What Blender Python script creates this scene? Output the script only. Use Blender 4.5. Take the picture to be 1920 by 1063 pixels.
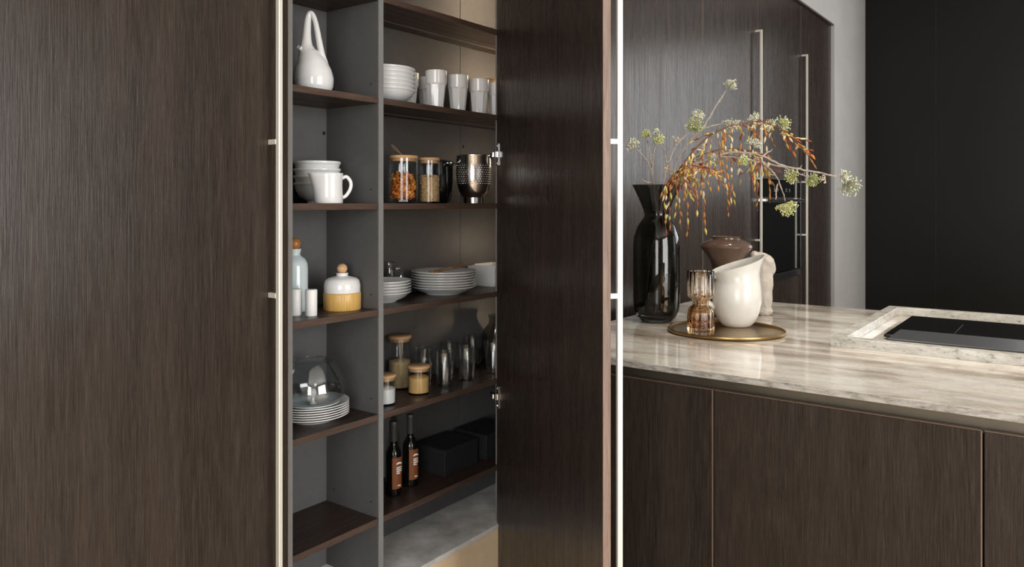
import bpy, bmesh, math, random
from mathutils import Vector, Matrix

for o in list(bpy.data.objects):
    bpy.data.objects.remove(o)
scene = bpy.context.scene
C = scene.collection
PI = math.pi
rng = random.Random(7)

# ------------------------------------------------------------------ camera
# world: X runs along the cabinet run, Y goes into the cabinets, Z up, metres
EYE = (0.0, -1.8, 1.22)
cam_d = bpy.data.cameras.new('camera')
cam = bpy.data.objects.new('camera', cam_d)
C.objects.link(cam)
cam_d.sensor_width = 36.0
cam_d.lens = 36.0 * 1440.76 / 1920.0
cam_d.shift_y = -151.0 / 1920.0
cam_d.clip_start = 0.02
cam.location = EYE
cam.rotation_euler = (PI / 2, 0, math.atan2(0.5962, 0.8028) - PI / 2)
scene.camera = cam

# ------------------------------------------------------------------ view, world, lights
vs = scene.view_settings
vs.view_transform = 'Standard'
vs.look = 'None'
vs.gamma = 1.0
vs.use_curve_mapping = False
vs.exposure = 0.0

world = bpy.data.worlds.new('World')
scene.world = world
world.use_nodes = True
bg = world.node_tree.nodes['Background']
bg.inputs['Color'].default_value = (0.80, 0.90, 1.0, 1)
bg.inputs['Strength'].default_value = 1.2


def area(name, loc, rot, sx, sy, power, col=(1, 1, 1), spread=PI):
    d = bpy.data.lights.new(name, 'AREA')
    d.shape = 'RECTANGLE'
    d.size, d.size_y = sx, sy
    d.energy = power
    d.color = col
    d.spread = spread
    o = bpy.data.objects.new(name, d)
    C.objects.link(o)
    o.location = loc
    o.rotation_euler = rot
    return o


# daylight standing in the window openings (wall_right, wall_front, wall_left)
DAY = (1.0, 0.985, 0.965)
area('daylight_right', (8.40, -3.3, 2.20), (0, PI / 2, 0), 1.7, 3.5, 58, DAY)
area('daylight_front_a', (0.9, -5.90, 1.55), (PI / 2, 0, 0), 2.9, 2.5, 215, DAY)
area('daylight_front_b', (7.1, -5.90, 1.55), (PI / 2, 0, 0), 1.6, 2.5, 9, DAY)
area('daylight_left', (-2.90, -3.2, 1.55), (0, -PI / 2, 0), 2.5, 2.4, 130, DAY)

# ------------------------------------------------------------------ materials
MATS = {}


def lin(r, g, b):
    f = lambda c: (c / 255 / 12.92) if c / 255 <= 0.04045 else ((c / 255 + 0.055) / 1.055) ** 2.4
    return (f(r), f(g), f(b), 1.0)


def new_mat(name):
    m = bpy.data.materials.new(name)
    m.use_nodes = True
    nt = m.node_tree
    for n in list(nt.nodes):
        nt.nodes.remove(n)
    out = nt.nodes.new('ShaderNodeOutputMaterial')
    p = nt.nodes.new('ShaderNodeBsdfPrincipled')
    nt.links.new(p.outputs[0], out.inputs[0])
    MATS[name] = m
    return m, nt, p


def set_p(p, color=None, rough=0.5, metal=0.0, spec=0.5, trans=0.0, ior=1.45, coat=0.0, sss=0.0):
    if color is not None:
        p.inputs['Base Color'].default_value = color
    p.inputs['Roughness'].default_value = rough
    p.inputs['Metallic'].default_value = metal
    p.inputs['Specular IOR Level'].default_value = spec
    p.inputs['Transmission Weight'].default_value = trans
    p.inputs['IOR'].default_value = ior
    p.inputs['Coat Weight'].default_value = coat
    p.inputs['Coat Roughness'].default_value = 0.05


def coords(nt, scale, rot=(0, 0, 0), rnd=True):
    tc = nt.nodes.new('ShaderNodeTexCoord')
    mp = nt.nodes.new('ShaderNodeMapping')
    mp.inputs['Scale'].default_value = scale
    mp.inputs['Rotation'].default_value = rot
    if rnd:
        oi = nt.nodes.new('ShaderNodeObjectInfo')
        mul = nt.nodes.new('ShaderNodeMath')
        mul.operation = 'MULTIPLY'
        mul.inputs[1].default_value = 37.0
        nt.links.new(oi.outputs['Random'], mul.inputs[0])
        add = nt.nodes.new('ShaderNodeVectorMath')
        add.operation = 'ADD'
        nt.links.new(tc.outputs['Object'], add.inputs[0])
        nt.links.new(mul.outputs[0], add.inputs[1])
        nt.links.new(add.outputs[0], mp.inputs['Vector'])
    else:
        nt.links.new(tc.outputs['Object'], mp.inputs['Vector'])
    return mp.outputs['Vector']


def noise(nt, vec, scale=1.0, detail=4.0, rough=0.6, dist=0.0):
    n = nt.nodes.new('ShaderNodeTexNoise')
    n.inputs['Scale'].default_value = scale
    n.inputs['Detail'].default_value = detail
    n.inputs['Roughness'].default_value = rough
    n.inputs['Distortion'].default_value = dist
    nt.links.new(vec, n.inputs['Vector'])
    return n.outputs['Fac']


def ramp(nt, fac, stops):
    r = nt.nodes.new('ShaderNodeValToRGB')
    els = r.color_ramp.elements
    while len(els) < len(stops):
        els.new(0.5)
    for e, (pos, col) in zip(els, stops):
        e.position = pos
        e.color = col
    nt.links.new(fac, r.inputs['Fac'])
    return r.outputs['Color']


def mix(nt, fac, a, b, mode='MIX'):
    m = nt.nodes.new('ShaderNodeMix')
    m.data_type = 'RGBA'
    m.blend_type = mode
    for sock, v in ((m.inputs[0], fac), (m.inputs[6], a), (m.inputs[7], b)):
        if isinstance(v, bpy.types.NodeSocket):
            nt.links.new(v, sock)
        else:
            sock.default_value = v
    return m.outputs[2]


def bump(nt, p, height, strength=0.2, dist=0.002):
    b = nt.nodes.new('ShaderNodeBump')
    b.inputs['Strength'].default_value = strength
    b.inputs['Distance'].default_value = dist
    nt.links.new(height, b.inputs['Height'])
    nt.links.new(b.outputs['Normal'], p.inputs['Normal'])


def wood_mat(name, axis, dark, mid, light, rough=0.42, spec=0.45):
    """stained oak veneer, the grain running along one axis"""
    m, nt, p = new_mat(name)
    set_p(p, None, rough, 0, spec)

    def sc(across, along):
        s = [across, across, across]
        s['xyz'.index(axis)] = along
        return tuple(s)
    fine = noise(nt, coords(nt, sc(330, 9)), 1.0, 4, 0.65)
    pores = noise(nt, coords(nt, sc(520, 22)), 1.0, 3, 0.6)
    flame = noise(nt, coords(nt, sc(9, 0.8)), 1.0, 3, 0.5, 0.6)
    w = nt.nodes.new('ShaderNodeMath')
    w.operation = 'MULTIPLY'
    w.inputs[1].default_value = 34.0
    nt.links.new(flame, w.inputs[0])
    s = nt.nodes.new('ShaderNodeMath')
    s.operation = 'SINE'
    nt.links.new(w.outputs[0], s.inputs[0])
    rings = nt.nodes.new('ShaderNodeMapRange')
    rings.inputs[1].default_value = -1
    rings.inputs[2].default_value = 1
    nt.links.new(s.outputs[0], rings.inputs[0])
    boards = noise(nt, coords(nt, sc(5.5, 0.05)), 1.0, 2, 0.5)
    base = ramp(nt, boards, [(0.36, dark), (0.5, mid), (0.66, dark)])
    c1 = mix(nt, ramp(nt, fine, [(0.40, (0, 0, 0, 1)), (0.72, (1, 1, 1, 1))]), base, light)
    ringc = ramp(nt, rings.outputs[0], [(0.0, (0.90, 0.90, 0.90, 1)), (0.75, (1, 1, 1, 1)), (1.0, (1.12, 1.1, 1.09, 1))])
    c2 = mix(nt, 0.8, c1, ringc, 'MULTIPLY')
    porec = ramp(nt, pores, [(0.30, (0.55, 0.52, 0.5, 1)), (0.46, (1, 1, 1, 1))])
    c3 = mix(nt, 0.7, c2, porec, 'MULTIPLY')
    nt.links.new(c3, p.inputs['Base Color'])
    rg = nt.nodes.new('ShaderNodeMapRange')
    rg.inputs[1].default_value = 0.30
    rg.inputs[2].default_value = 0.70
    rg.inputs[3].default_value = rough - 0.09
    rg.inputs[4].default_value = rough + 0.13
    nt.links.new(noise(nt, coords(nt, sc(70, 2.2)), 1.0, 5, 0.7), rg.inputs[0])
    nt.links.new(rg.outputs[0], p.inputs['Roughness'])
    sp_ = nt.nodes.new('ShaderNodeMapRange')
    sp_.inputs[1].default_value = 0.32
    sp_.inputs[2].default_value = 0.62
    sp_.inputs[3].default_value = spec * 0.75
    sp_.inputs[4].default_value = spec * 1.15
    nt.links.new(fine, sp_.inputs[0])
    nt.links.new(sp_.outputs[0], p.inputs['Specular IOR Level'])
    bump(nt, p, fine, 0.30, 0.0015)
    return m


OAK_D, OAK_M, OAK_L = (0.027, 0.0195, 0.015, 1), (0.036, 0.026, 0.020, 1), (0.056, 0.043, 0.035, 1)
wood_mat('oak_vertical', 'z', OAK_D, OAK_M, OAK_L, 0.235, 0.28)
wood_mat('oak_shelf', 'x', (0.022, 0.013, 0.010, 1), (0.036, 0.021, 0.015, 1), (0.052, 0.034, 0.026, 1), 0.38, 0.5)
wood_mat('shelf_edge', 'x', (0.055, 0.033, 0.024, 1), (0.075, 0.046, 0.034, 1), (0.095, 0.064, 0.05, 1), 0.45, 0.4)
wood_mat('oak_edge', 'z', (0.19, 0.125, 0.095, 1), (0.25, 0.17, 0.13, 1), (0.29, 0.22, 0.18, 1), 0.5, 0.4)
wood_mat('light_wood', 'x', (0.42, 0.24, 0.11, 1), (0.55, 0.33, 0.16, 1), (0.62, 0.40, 0.22, 1), 0.45, 0.4)
wood_mat('bamboo', 'z', (0.52, 0.29, 0.07, 1), (0.66, 0.40, 0.11, 1), (0.72, 0.46, 0.16, 1), 0.3, 0.5)
wood_mat('spoon_wood', 'x', (0.24, 0.11, 0.04, 1), (0.36, 0.18, 0.07, 1), (0.42, 0.23, 0.10, 1), 0.5, 0.35)


def flat_mat(name, col, rough=0.5, metal=0.0, spec=0.5, var=0.0, vscale=20, bmp=0.0, **kw):
    m, nt, p = new_mat(name)
    set_p(p, col, rough, metal, spec, **kw)
    if var or bmp:
        n = noise(nt, coords(nt, (vscale,) * 3), 1.0, 4, 0.6)
        if var:
            lo = tuple(c * (1 - var) for c in col[:3]) + (1,)
            hi = tuple(min(1, c * (1 + var)) for c in col[:3]) + (1,)
            nt.links.new(ramp(nt, n, [(0.3, lo), (0.7, hi)]), p.inputs['Base Color'])
        if bmp:
            bump(nt, p, n, bmp, 0.003)
    return m


flat_mat('carcass_grey', (0.098, 0.097, 0.097, 1), 0.5, 0, 0.35, 0.06, 30)
flat_mat('carcass_edge', (0.19, 0.19, 0.185, 1), 0.45, 0, 0.4, 0.04, 30)
flat_mat('base_board_grey', (0.72, 0.70, 0.67, 1), 0.45, 0, 0.4, 0.28, 9, 0.05)
flat_mat('champagne', (0.86, 0.82, 0.72, 1), 0.32, 0.35, 0.5)
flat_mat('bronze', (0.20, 0.175, 0.135, 1), 0.42, 0.85, 0.5, 0.05, 12)
flat_mat('panel_edge_metal', (0.27, 0.19, 0.14, 1), 0.45, 0.4, 0.4)
flat_mat('steel', (0.72, 0.69, 0.66, 1), 0.16, 1.0)
flat_mat('chrome', (0.85, 0.84, 0.83, 1), 0.08, 1.0)
flat_mat('black_gloss', (0.006, 0.006, 0.0065, 1), 0.06, 0, 0.5)
flat_mat('black_satin', (0.010, 0.010, 0.011, 1), 0.35, 0, 0.5)
flat_mat('black_enamel', (0.008, 0.008, 0.008, 1), 0.12, 0, 0.5)
flat_mat('dark_void', (0.004, 0.004, 0.004, 1), 0.8)
flat_mat('white_china', (0.72, 0.72, 0.71, 1), 0.14, 0, 0.5, coat=0.4)
flat_mat('white_matt', (0.80, 0.795, 0.78, 1), 0.4, 0, 0.5)
flat_mat('cream_china', (0.72, 0.66, 0.57, 1), 0.22, 0, 0.5)
flat_mat('blue_china', (0.60, 0.69, 0.71, 1), 0.12, 0, 0.5, coat=0.4)
flat_mat('pitcher_glaze', (0.76, 0.73, 0.67, 1), 0.2, 0, 0.5, 0.05, 25, 0.35)
flat_mat('brown_glaze', (0.115, 0.068, 0.047, 1), 0.16, 0, 0.5, 0.15, 14, 0.1)
flat_mat('clay', (0.52, 0.46, 0.39, 1), 0.75, 0, 0.25, 0.12, 40, 0.25)
flat_mat('brass', (0.36, 0.25, 0.12, 1), 0.27, 1.0, 0.5, 0.22, 16, 0.06)
flat_mat('brass_edge', (0.42, 0.27, 0.11, 1), 0.36, 1.0, 0.5, 0.1, 30)
flat_mat('box_black', (0.016, 0.016, 0.018, 1), 0.6, 0, 0.35, 0.1, 60)
flat_mat('bottle_glass', (0.004, 0.0035, 0.003, 1), 0.04, 0, 0.55)
flat_mat('foil_grey', (0.05, 0.05, 0.05, 1), 0.45, 0.3)
flat_mat('label_brown', (0.19, 0.062, 0.022, 1), 0.45, 0, 0.4)
flat_mat('label_white', (0.80, 0.78, 0.74, 1), 0.5)
flat_mat('amber_ball', (0.40, 0.16, 0.045, 1), 0.18, 0, 0.5)
flat_mat('leather', (0.30, 0.15, 0.08, 1), 0.6)
flat_mat('pasta_orange', (0.75, 0.24, 0.045, 1), 0.5, 0, 0.4, 0.35, 60)
flat_mat('pasta_yellow', (0.78, 0.46, 0.12, 1), 0.5, 0, 0.4, 0.2, 60)
flat_mat('pasta_red', (0.55, 0.14, 0.045, 1), 0.5, 0, 0.4, 0.2, 60)
flat_mat('grain', (0.46, 0.29, 0.13, 1), 0.7, 0, 0.3, 0.45, 250, 0.5)
flat_mat('oats', (0.62, 0.47, 0.26, 1), 0.7, 0, 0.3, 0.3, 220, 0.5)
flat_mat('sugar', (0.68, 0.42, 0.16, 1), 0.7, 0, 0.3, 0.12, 300, 0.2)
flat_mat('flour', (0.82, 0.82, 0.82, 1), 0.8, 0, 0.2)
flat_mat('wall_grey', (0.56, 0.555, 0.54, 1), 0.7, 0, 0.3, 0.05, 3)
flat_mat('wall_plain', (0.30, 0.29, 0.28, 1), 0.8, 0, 0.2, 0.03, 3)
flat_mat('wall_black', (0.0060, 0.0056, 0.0046, 1), 0.45, 0, 0.35, 0.12, 2)
flat_mat('ceiling_white', (0.60, 0.60, 0.585, 1), 0.8, 0, 0.2)
flat_mat('floor_beige', (0.58, 0.44, 0.29, 1), 0.38, 0, 0.45, 0.16, 5, 0.04)
flat_mat('plinth_beige', (0.86, 0.66, 0.44, 1), 0.5, 0, 0.4, 0.12, 6)
flat_mat('frame_dark', (0.03, 0.03, 0.03, 1), 0.4)
flat_mat('stem_twig', (0.40, 0.33, 0.28, 1), 0.75, 0, 0.3, 0.25, 120)
flat_mat('stem_rust', (0.20, 0.085, 0.03, 1), 0.6, 0, 0.3, 0.3, 60)
flat_mat('pod_orange', (0.50, 0.20, 0.045, 1), 0.42, 0, 0.45, 0.3, 70)
flat_mat('pod_red', (0.30, 0.05, 0.025, 1), 0.42, 0, 0.45, 0.3, 70)
flat_mat('pod_yellow', (0.58, 0.44, 0.11, 1), 0.42, 0, 0.45, 0.3, 70)
flat_mat('pod_cream', (0.68, 0.58, 0.38, 1), 0.5, 0, 0.4, 0.2, 70)
flat_mat('umbel_white', (0.78, 0.76, 0.62, 1), 0.7, 0, 0.3, 0.2, 150)
flat_mat('umbel_green', (0.36, 0.44, 0.085, 1), 0.6, 0, 0.35, 0.25, 150)
flat_mat('umbel_lime', (0.56, 0.60, 0.17, 1), 0.6, 0, 0.35, 0.25, 150)
flat_mat('umbel_moss', (0.25, 0.33, 0.14, 1), 0.6, 0, 0.35, 0.3, 150)
flat_mat('zone_grey', (0.03, 0.03, 0.032, 1), 0.4)
flat_mat('ledge_glass_sheen', (0.055, 0.057, 0.060, 1), 0.35, 0, 0.6)  # lighter grey stands in for a reflection on the hob ledge
flat_mat('trim_dark_metal', (0.22, 0.22, 0.22, 1), 0.35, 1.0)
flat_mat('icon_grey', (0.35, 0.36, 0.38, 1), 0.5)

# travertine worktop: bands along the island, clouds, pits
m, nt, p = new_mat('travertine')
set_p(p, None, 0.075, 0, 0.5)
bands = noise(nt, coords(nt, (5.5, 1.3, 5.5), (0, 0, 0.12), False), 1.0, 7, 0.62, 0.5)
cloud = noise(nt, coords(nt, (11, 5, 11), rnd=False), 1.0, 6, 0.7, 0.3)
speck = noise(nt, coords(nt, (120, 60, 120), rnd=False), 1.0, 3, 0.65)
cb = ramp(nt, bands, [(0.30, (0.26, 0.215, 0.165, 1)), (0.43, (0.48, 0.415, 0.34, 1)), (0.52, (0.71, 0.655, 0.57, 1)), (0.66, (0.83, 0.795, 0.73, 1))])
cc = ramp(nt, cloud, [(0.30, (0.62, 0.60, 0.58, 1)), (0.55, (1, 1, 1, 1))])
cs = ramp(nt, speck, [(0.28, (0.70, 0.68, 0.66, 1)), (0.45, (1, 1, 1, 1))])
nt.links.new(mix(nt, 0.8, mix(nt, 0.85, cb, cc, 'MULTIPLY'), cs, 'MULTIPLY'), p.inputs['Base Color'])
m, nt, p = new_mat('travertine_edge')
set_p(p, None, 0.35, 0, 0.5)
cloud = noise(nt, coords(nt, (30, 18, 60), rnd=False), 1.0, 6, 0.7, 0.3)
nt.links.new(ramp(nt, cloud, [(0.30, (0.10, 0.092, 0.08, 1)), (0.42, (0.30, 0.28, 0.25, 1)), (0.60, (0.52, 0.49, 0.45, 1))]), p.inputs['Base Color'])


m, nt, p = new_mat('rim_stone')
set_p(p, None, 0.22, 0, 0.5)
cloud = noise(nt, coords(nt, (16, 9, 30), rnd=False), 1.0, 6, 0.7, 0.3)
speck = noise(nt, coords(nt, (60, 40, 70), rnd=False), 1.0, 4, 0.7)
cb = ramp(nt, cloud, [(0.32, (0.40, 0.37, 0.32, 1)), (0.46, (0.56, 0.53, 0.47, 1)), (0.62, (0.70, 0.67, 0.61, 1))])
cs = ramp(nt, speck, [(0.33, (0.42, 0.41, 0.40, 1)), (0.45, (1, 1, 1, 1))])
nt.links.new(mix(nt, 0.85, cb, cs, 'MULTIPLY'), p.inputs['Base Color'])


def glass_mat(name, col=(1, 1, 1, 1), rough=0.0, ior=1.47):
    m, nt, p = new_mat(name)
    set_p(p, col, rough, 0, 0.5, trans=1.0, ior=ior)
    return m


glass_mat('clear_glass', (0.97, 0.98, 0.985, 1))
glass_mat('smoke_glass', (0.19, 0.20, 0.18, 1))
glass_mat('smoke_glass_light', (0.5, 0.51, 0.5, 1))
# thin blown glass: transparent with a fresnel reflection
m, nt, p = new_mat('thin_glass')
out = [n for n in nt.nodes if n.type == 'OUTPUT_MATERIAL'][0]
nt.nodes.remove(p)
tr = nt.nodes.new('ShaderNodeBsdfTransparent')
tr.inputs[0].default_value = (0.95, 0.96, 0.965, 1)
gl = nt.nodes.new('ShaderNodeBsdfGlossy')
gl.inputs['Roughness'].default_value = 0.02
lw_ = nt.nodes.new('ShaderNodeLayerWeight')
lw_.inputs['Blend'].default_value = 0.5
pw = nt.nodes.new('ShaderNodeMath')
pw.operation = 'POWER'
pw.inputs[1].default_value = 3.5
nt.links.new(lw_.outputs['Facing'], pw.inputs[0])
ma = nt.nodes.new('ShaderNodeMath')
ma.operation = 'MULTIPLY_ADD'
ma.inputs[1].default_value = 0.62
ma.inputs[2].default_value = 0.055
nt.links.new(pw.outputs[0], ma.inputs[0])
ms = nt.nodes.new('ShaderNodeMixShader')
nt.links.new(ma.outputs[0], ms.inputs[0])
nt.links.new(tr.outputs[0], ms.inputs[1])
nt.links.new(gl.outputs[0], ms.inputs[2])
nt.links.new(ms.outputs[0], out.inputs[0])
m, nt, p = new_mat('tumbler_glass')
out = [n for n in nt.nodes if n.type == 'OUTPUT_MATERIAL'][0]
nt.nodes.remove(p)
tr = nt.nodes.new('ShaderNodeBsdfTransparent')
tr.inputs[0].default_value = (0.94, 0.95, 0.955, 1)
gl = nt.nodes.new('ShaderNodeBsdfGlossy')
gl.inputs['Roughness'].default_value = 0.05
lw_ = nt.nodes.new('ShaderNodeLayerWeight')
pw = nt.nodes.new('ShaderNodeMath')
pw.operation = 'POWER'
pw.inputs[1].default_value = 2.4
nt.links.new(lw_.outputs['Facing'], pw.inputs[0])
ma = nt.nodes.new('ShaderNodeMath')
ma.operation = 'MULTIPLY_ADD'
ma.inputs[1].default_value = 0.55
ma.inputs[2].default_value = 0.10
nt.links.new(pw.outputs[0], ma.inputs[0])
ms = nt.nodes.new('ShaderNodeMixShader')
nt.links.new(ma.outputs[0], ms.inputs[0])
nt.links.new(tr.outputs[0], ms.inputs[1])
nt.links.new(gl.outputs[0], ms.inputs[2])
nt.links.new(ms.outputs[0], out.inputs[0])
# amber glass, the colour sitting in the lower half of the vase
m, nt, p = new_mat('amber_glass')
set_p(p, None, 0.0, 0, 0.5, trans=1.0, ior=1.47)
tc = nt.nodes.new('ShaderNodeTexCoord')
sx = nt.nodes.new('ShaderNodeSeparateXYZ')
nt.links.new(tc.outputs['Object'], sx.inputs[0])
mr = nt.nodes.new('ShaderNodeMapRange')
mr.inputs[1].default_value = 0.0
mr.inputs[2].default_value = 0.15
nt.links.new(sx.outputs['Z'], mr.inputs[0])
nt.links.new(ramp(nt, mr.outputs[0], [(0.0, (0.98, 0.95, 0.92, 1)), (0.10, (0.96, 0.52, 0.20, 1)), (0.24, (0.97, 0.68, 0.40, 1)), (0.52, (0.98, 0.77, 0.54, 1)), (0.68, (0.99, 0.92, 0.85, 1))]), p.inputs['Base Color'])
# warm light strip
m, nt, p = new_mat('led_warm')
set_p(p, (1, 1, 1, 1), 0.5)
p.inputs['Emission Color'].default_value = (1.0, 0.75, 0.50, 1)
p.inputs['Emission Strength'].default_value = 180.0
m, nt, p = new_mat('lamp_lens')
set_p(p, (1, 1, 1, 1), 0.5)
p.inputs['Emission Color'].default_value = (1.0, 0.93, 0.84, 1)
p.inputs['Emission Strength'].default_value = 30.0


# ------------------------------------------------------------------ mesh helpers
class MB:
    def __init__(self):
        self.v, self.f, self.mi = [], [], []

    def _add(self, vs, fs, mi=0):
        b = len(self.v)
        self.v += [tuple(q) for q in vs]
        self.f += [tuple(b + i for i in q) for q in fs]
        self.mi += [mi] * len(fs)
        return self

    def box(self, x0, x1, y0, y1, z0, z1, bev=0.0, mi=0):
        if bev <= 0:
            vs = [(x, y, z) for z in (z0, z1) for y in (y0, y1) for x in (x0, x1)]
            fs = [(0, 2, 3, 1), (4, 5, 7, 6), (0, 1, 5, 4), (2, 6, 7, 3), (0, 4, 6, 2), (1, 3, 7, 5)]
            return self._add(vs, fs, mi)
        bm = bmesh.new()
        bmesh.ops.create_cube(bm, size=1.0)
        for q in bm.verts:
            q.co = Vector(((x0 + x1) / 2 + q.co.x * (x1 - x0), (y0 + y1) / 2 + q.co.y * (y1 - y0), (z0 + z1) / 2 + q.co.z * (z1 - z0)))
        bmesh.ops.bevel(bm, geom=list(bm.edges), offset=bev, segments=1, affect='EDGES')
        return self.bm(bm, mi)

    def bm(self, bm, mi=0):
        bm.verts.index_update()
        vs = [tuple(q.co) for q in bm.verts]
        fs = [tuple(q.index for q in fc.verts) for fc in bm.faces]
        bm.free()
        return self._add(vs, fs, mi)

    def lathe(self, prof, n=40, c=(0, 0, 0), mod=None, mi=0):
        """profile of (radius, z); mod(theta, r, z) -> radius"""
        vs, fs, rows = [], [], []
        for r, z in prof:
            if r < 1e-6:
                rows.append([len(vs)])
                vs.append((c[0], c[1], c[2] + z))
            else:
                row = []
                for i in range(n):
                    a = 2 * PI * i / n
                    q = mod(a, r, z) if mod else r
                    row.append(len(vs))
                    vs.append((c[0] + q * math.cos(a), c[1] + q * math.sin(a), c[2] + z))
                rows.append(row)
        for A, B in zip(rows, rows[1:]):
            if len(A) == 1 and len(B) == 1:
                continue
            for i in range(n):
                j = (i + 1) % n
                if len(A) == 1:
                    fs.append((A[0], B[j], B[i]))
                elif len(B) == 1:
                    fs.append((A[i], A[j], B[0]))
                else:
                    fs.append((A[i], A[j], B[j], B[i]))
        return self._add(vs, fs, mi)

    def tube(self, pts, rad, n=8, mi=0, cap=True, flat=1.0):
        pts = [Vector(q) for q in pts]
        if not isinstance(rad, (list, tuple)):
            rad = [rad] * len(pts)
        t = [(pts[min(i + 1, len(pts) - 1)] - pts[max(i - 1, 0)]).normalized() for i in range(len(pts))]
        up = Vector((0, 0, 1)) if abs(t[0].z) < 0.9 else Vector((1, 0, 0))
        u = t[0].cross(up).normalized()
        vs, fs = [], []
        for i, q in enumerate(pts):
            u = (u - t[i] * u.dot(t[i])).normalized()
            w = t[i].cross(u)
            for k in range(n):
                a = 2 * PI * k / n
                vs.append(q + (u * math.cos(a) + w * math.sin(a) * flat) * rad[i])
        for i in range(len(pts) - 1):
            for k in range(n):
                k2 = (k + 1) % n
                fs.append((i * n + k, i * n + k2, (i + 1) * n + k2, (i + 1) * n + k))
        if cap:
            fs.append(tuple(reversed(range(n))))
            fs.append(tuple((len(pts) - 1) * n + k for k in range(n)))
        return self._add(vs, fs, mi)

    def ellipsoid(self, c, r, n=16, m=10, mi=0, rot=None):
        if not isinstance(r, (list, tuple)):
            r = (r, r, r)
        prof = [(math.sin(PI * i / m), -math.cos(PI * i / m)) for i in range(m + 1)]
        prof[0] = (0, -1)
        prof[-1] = (0, 1)
        s = len(self.v)
        self.lathe(prof, n, (0, 0, 0), None, mi)
        for i in range(s, len(self.v)):
            q = Vector((self.v[i][0] * r[0], self.v[i][1] * r[1], self.v[i][2] * r[2]))
            if rot is not None:
                q = rot @ q
            self.v[i] = (q.x + c[0], q.y + c[1], q.z + c[2])
        return self

    def obj(self, name, mat, parent=None, smooth=True, angle=38, loc=None):
        me = bpy.data.meshes.new(name)
        me.from_pydata(self.v, [], self.f)
        for mm in (mat if isinstance(mat, (list, tuple)) else [mat]):
            me.materials.append(MATS[mm])
        if any(self.mi):
            me.polygons.foreach_set('material_index', self.mi)
        if smooth:
            me.polygons.foreach_set('use_smooth', [True] * len(me.polygons))
            me.set_sharp_from_angle(angle=math.radians(angle))
        me.validate()
        me.update()
        o = bpy.data.objects.new(name, me)
        C.objects.link(o)
        if parent is not None:
            o.parent = parent
        if loc:
            o.location = loc
        return o


def tag(o, label, cat, group=None, kind=None):
    o['label'] = label
    o['category'] = cat
    if group:
        o['group'] = group
    if kind:
        o['kind'] = kind
    return o


def thing(name, label, cat, loc=(0, 0, 0), rz=0.0, group=None):
    o = bpy.data.objects.new(name, None)
    o.empty_display_size = 0.05
    C.objects.link(o)
    o.location = loc
    o.rotation_euler = (0, 0, rz)
    return tag(o, label, cat, group)


def struct(o):
    o['kind'] = 'structure'
    return o


def copy_tree(o, parent=None):
    c = o.copy()
    C.objects.link(c)
    if parent is not None:
        c.parent = parent
    for ch in list(o.children):
        copy_tree(ch, c)
    return c


def box_obj(name, mat, x0, x1, y0, y1, z0, z1, parent=None, bev=0.0, smooth=False):
    return MB().box(x0, x1, y0, y1, z0, z1, bev).obj(name, mat, parent, smooth=smooth)


def bez(pts, n=8):
    """Catmull-Rom through the points"""
    P = [Vector(q) for q in pts]
    P = [P[0] * 2 - P[1]] + P + [P[-1] * 2 - P[-2]]
    out = []
    for i in range(1, len(P) - 2):
        a, b, c, d = P[i - 1], P[i], P[i + 1], P[i + 2]
        for k in range(n):
            t = k / n
            out.append(0.5 * ((2 * b) + (c - a) * t + (2 * a - 5 * b + 4 * c - d) * t * t + (3 * b - a - 3 * c + d) * t ** 3))
    out.append(P[-2])
    return out


ORD = ['topmost', 'second', 'third', 'fourth', 'fifth', 'sixth', 'seventh']

# ------------------------------------------------------------------ the room
XL, XR, YF, HC = -3.0, 8.30, -6.0, 3.30      # left wall, right wall, wall behind the camera, ceiling
FZ = -0.20                                   # floor; z = 0 is the pantry's base board
RUN0, RUN1, CABT = 0.372, 7.10, 2.775        # cabinet run in the niche of the back wall

struct(box_obj('floor', 'floor_beige', XL - .2, XR + .2, YF - .2, 0.75, FZ - .10, FZ))
struct(box_obj('ceiling', 'ceiling_white', XL - .2, XR + .2, YF - .2, 0.75, HC, HC + 0.1))
WB = MB()
WB.box(RUN1 + .006, XR, -0.050, 0.75, FZ, HC)            # right of the run
WB.box(XL, RUN0 - .006, -0.050, 0.75, FZ, HC)            # left of the run
WB.box(RUN0 - .006, RUN1 + .006, -0.050, 0.75, CABT + .012, HC)   # above the run
WB.box(RUN0 - .006, RUN1 + .006, 0.62, 0.75, FZ, CABT + .012)      # behind the run
struct(WB.obj('wall_back', 'wall_grey', None, smooth=False))
struct(box_obj('trim_1', 'bronze', RUN0, RUN1, -0.046, 0.60, CABT + .002, CABT + .012))

# right wall: black panels, then the window
WIN_R = (-5.05, -1.52, 1.35, 3.05)
wr = MB()
wr.box(XR + .02, XR + .2, WIN_R[1], 0.75, FZ, HC)
wr.box(XR + .02, XR + .2, YF - .2, WIN_R[0], FZ, HC)
wr.box(XR + .02, XR + .2, WIN_R[0], WIN_R[1], FZ, WIN_R[2])
wr.box(XR + .02, XR + .2, WIN_R[0], WIN_R[1], WIN_R[3], HC)
wall_r = struct(wr.obj('wall_right', 'wall_plain', None, smooth=False))
for y0, y1 in ((-0.672, -0.052), (-1.50, -0.678)):
    box_obj('panel', 'wall_black', XR, XR + .02, y0, y1, FZ, HC, wall_r, 0.002)
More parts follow.
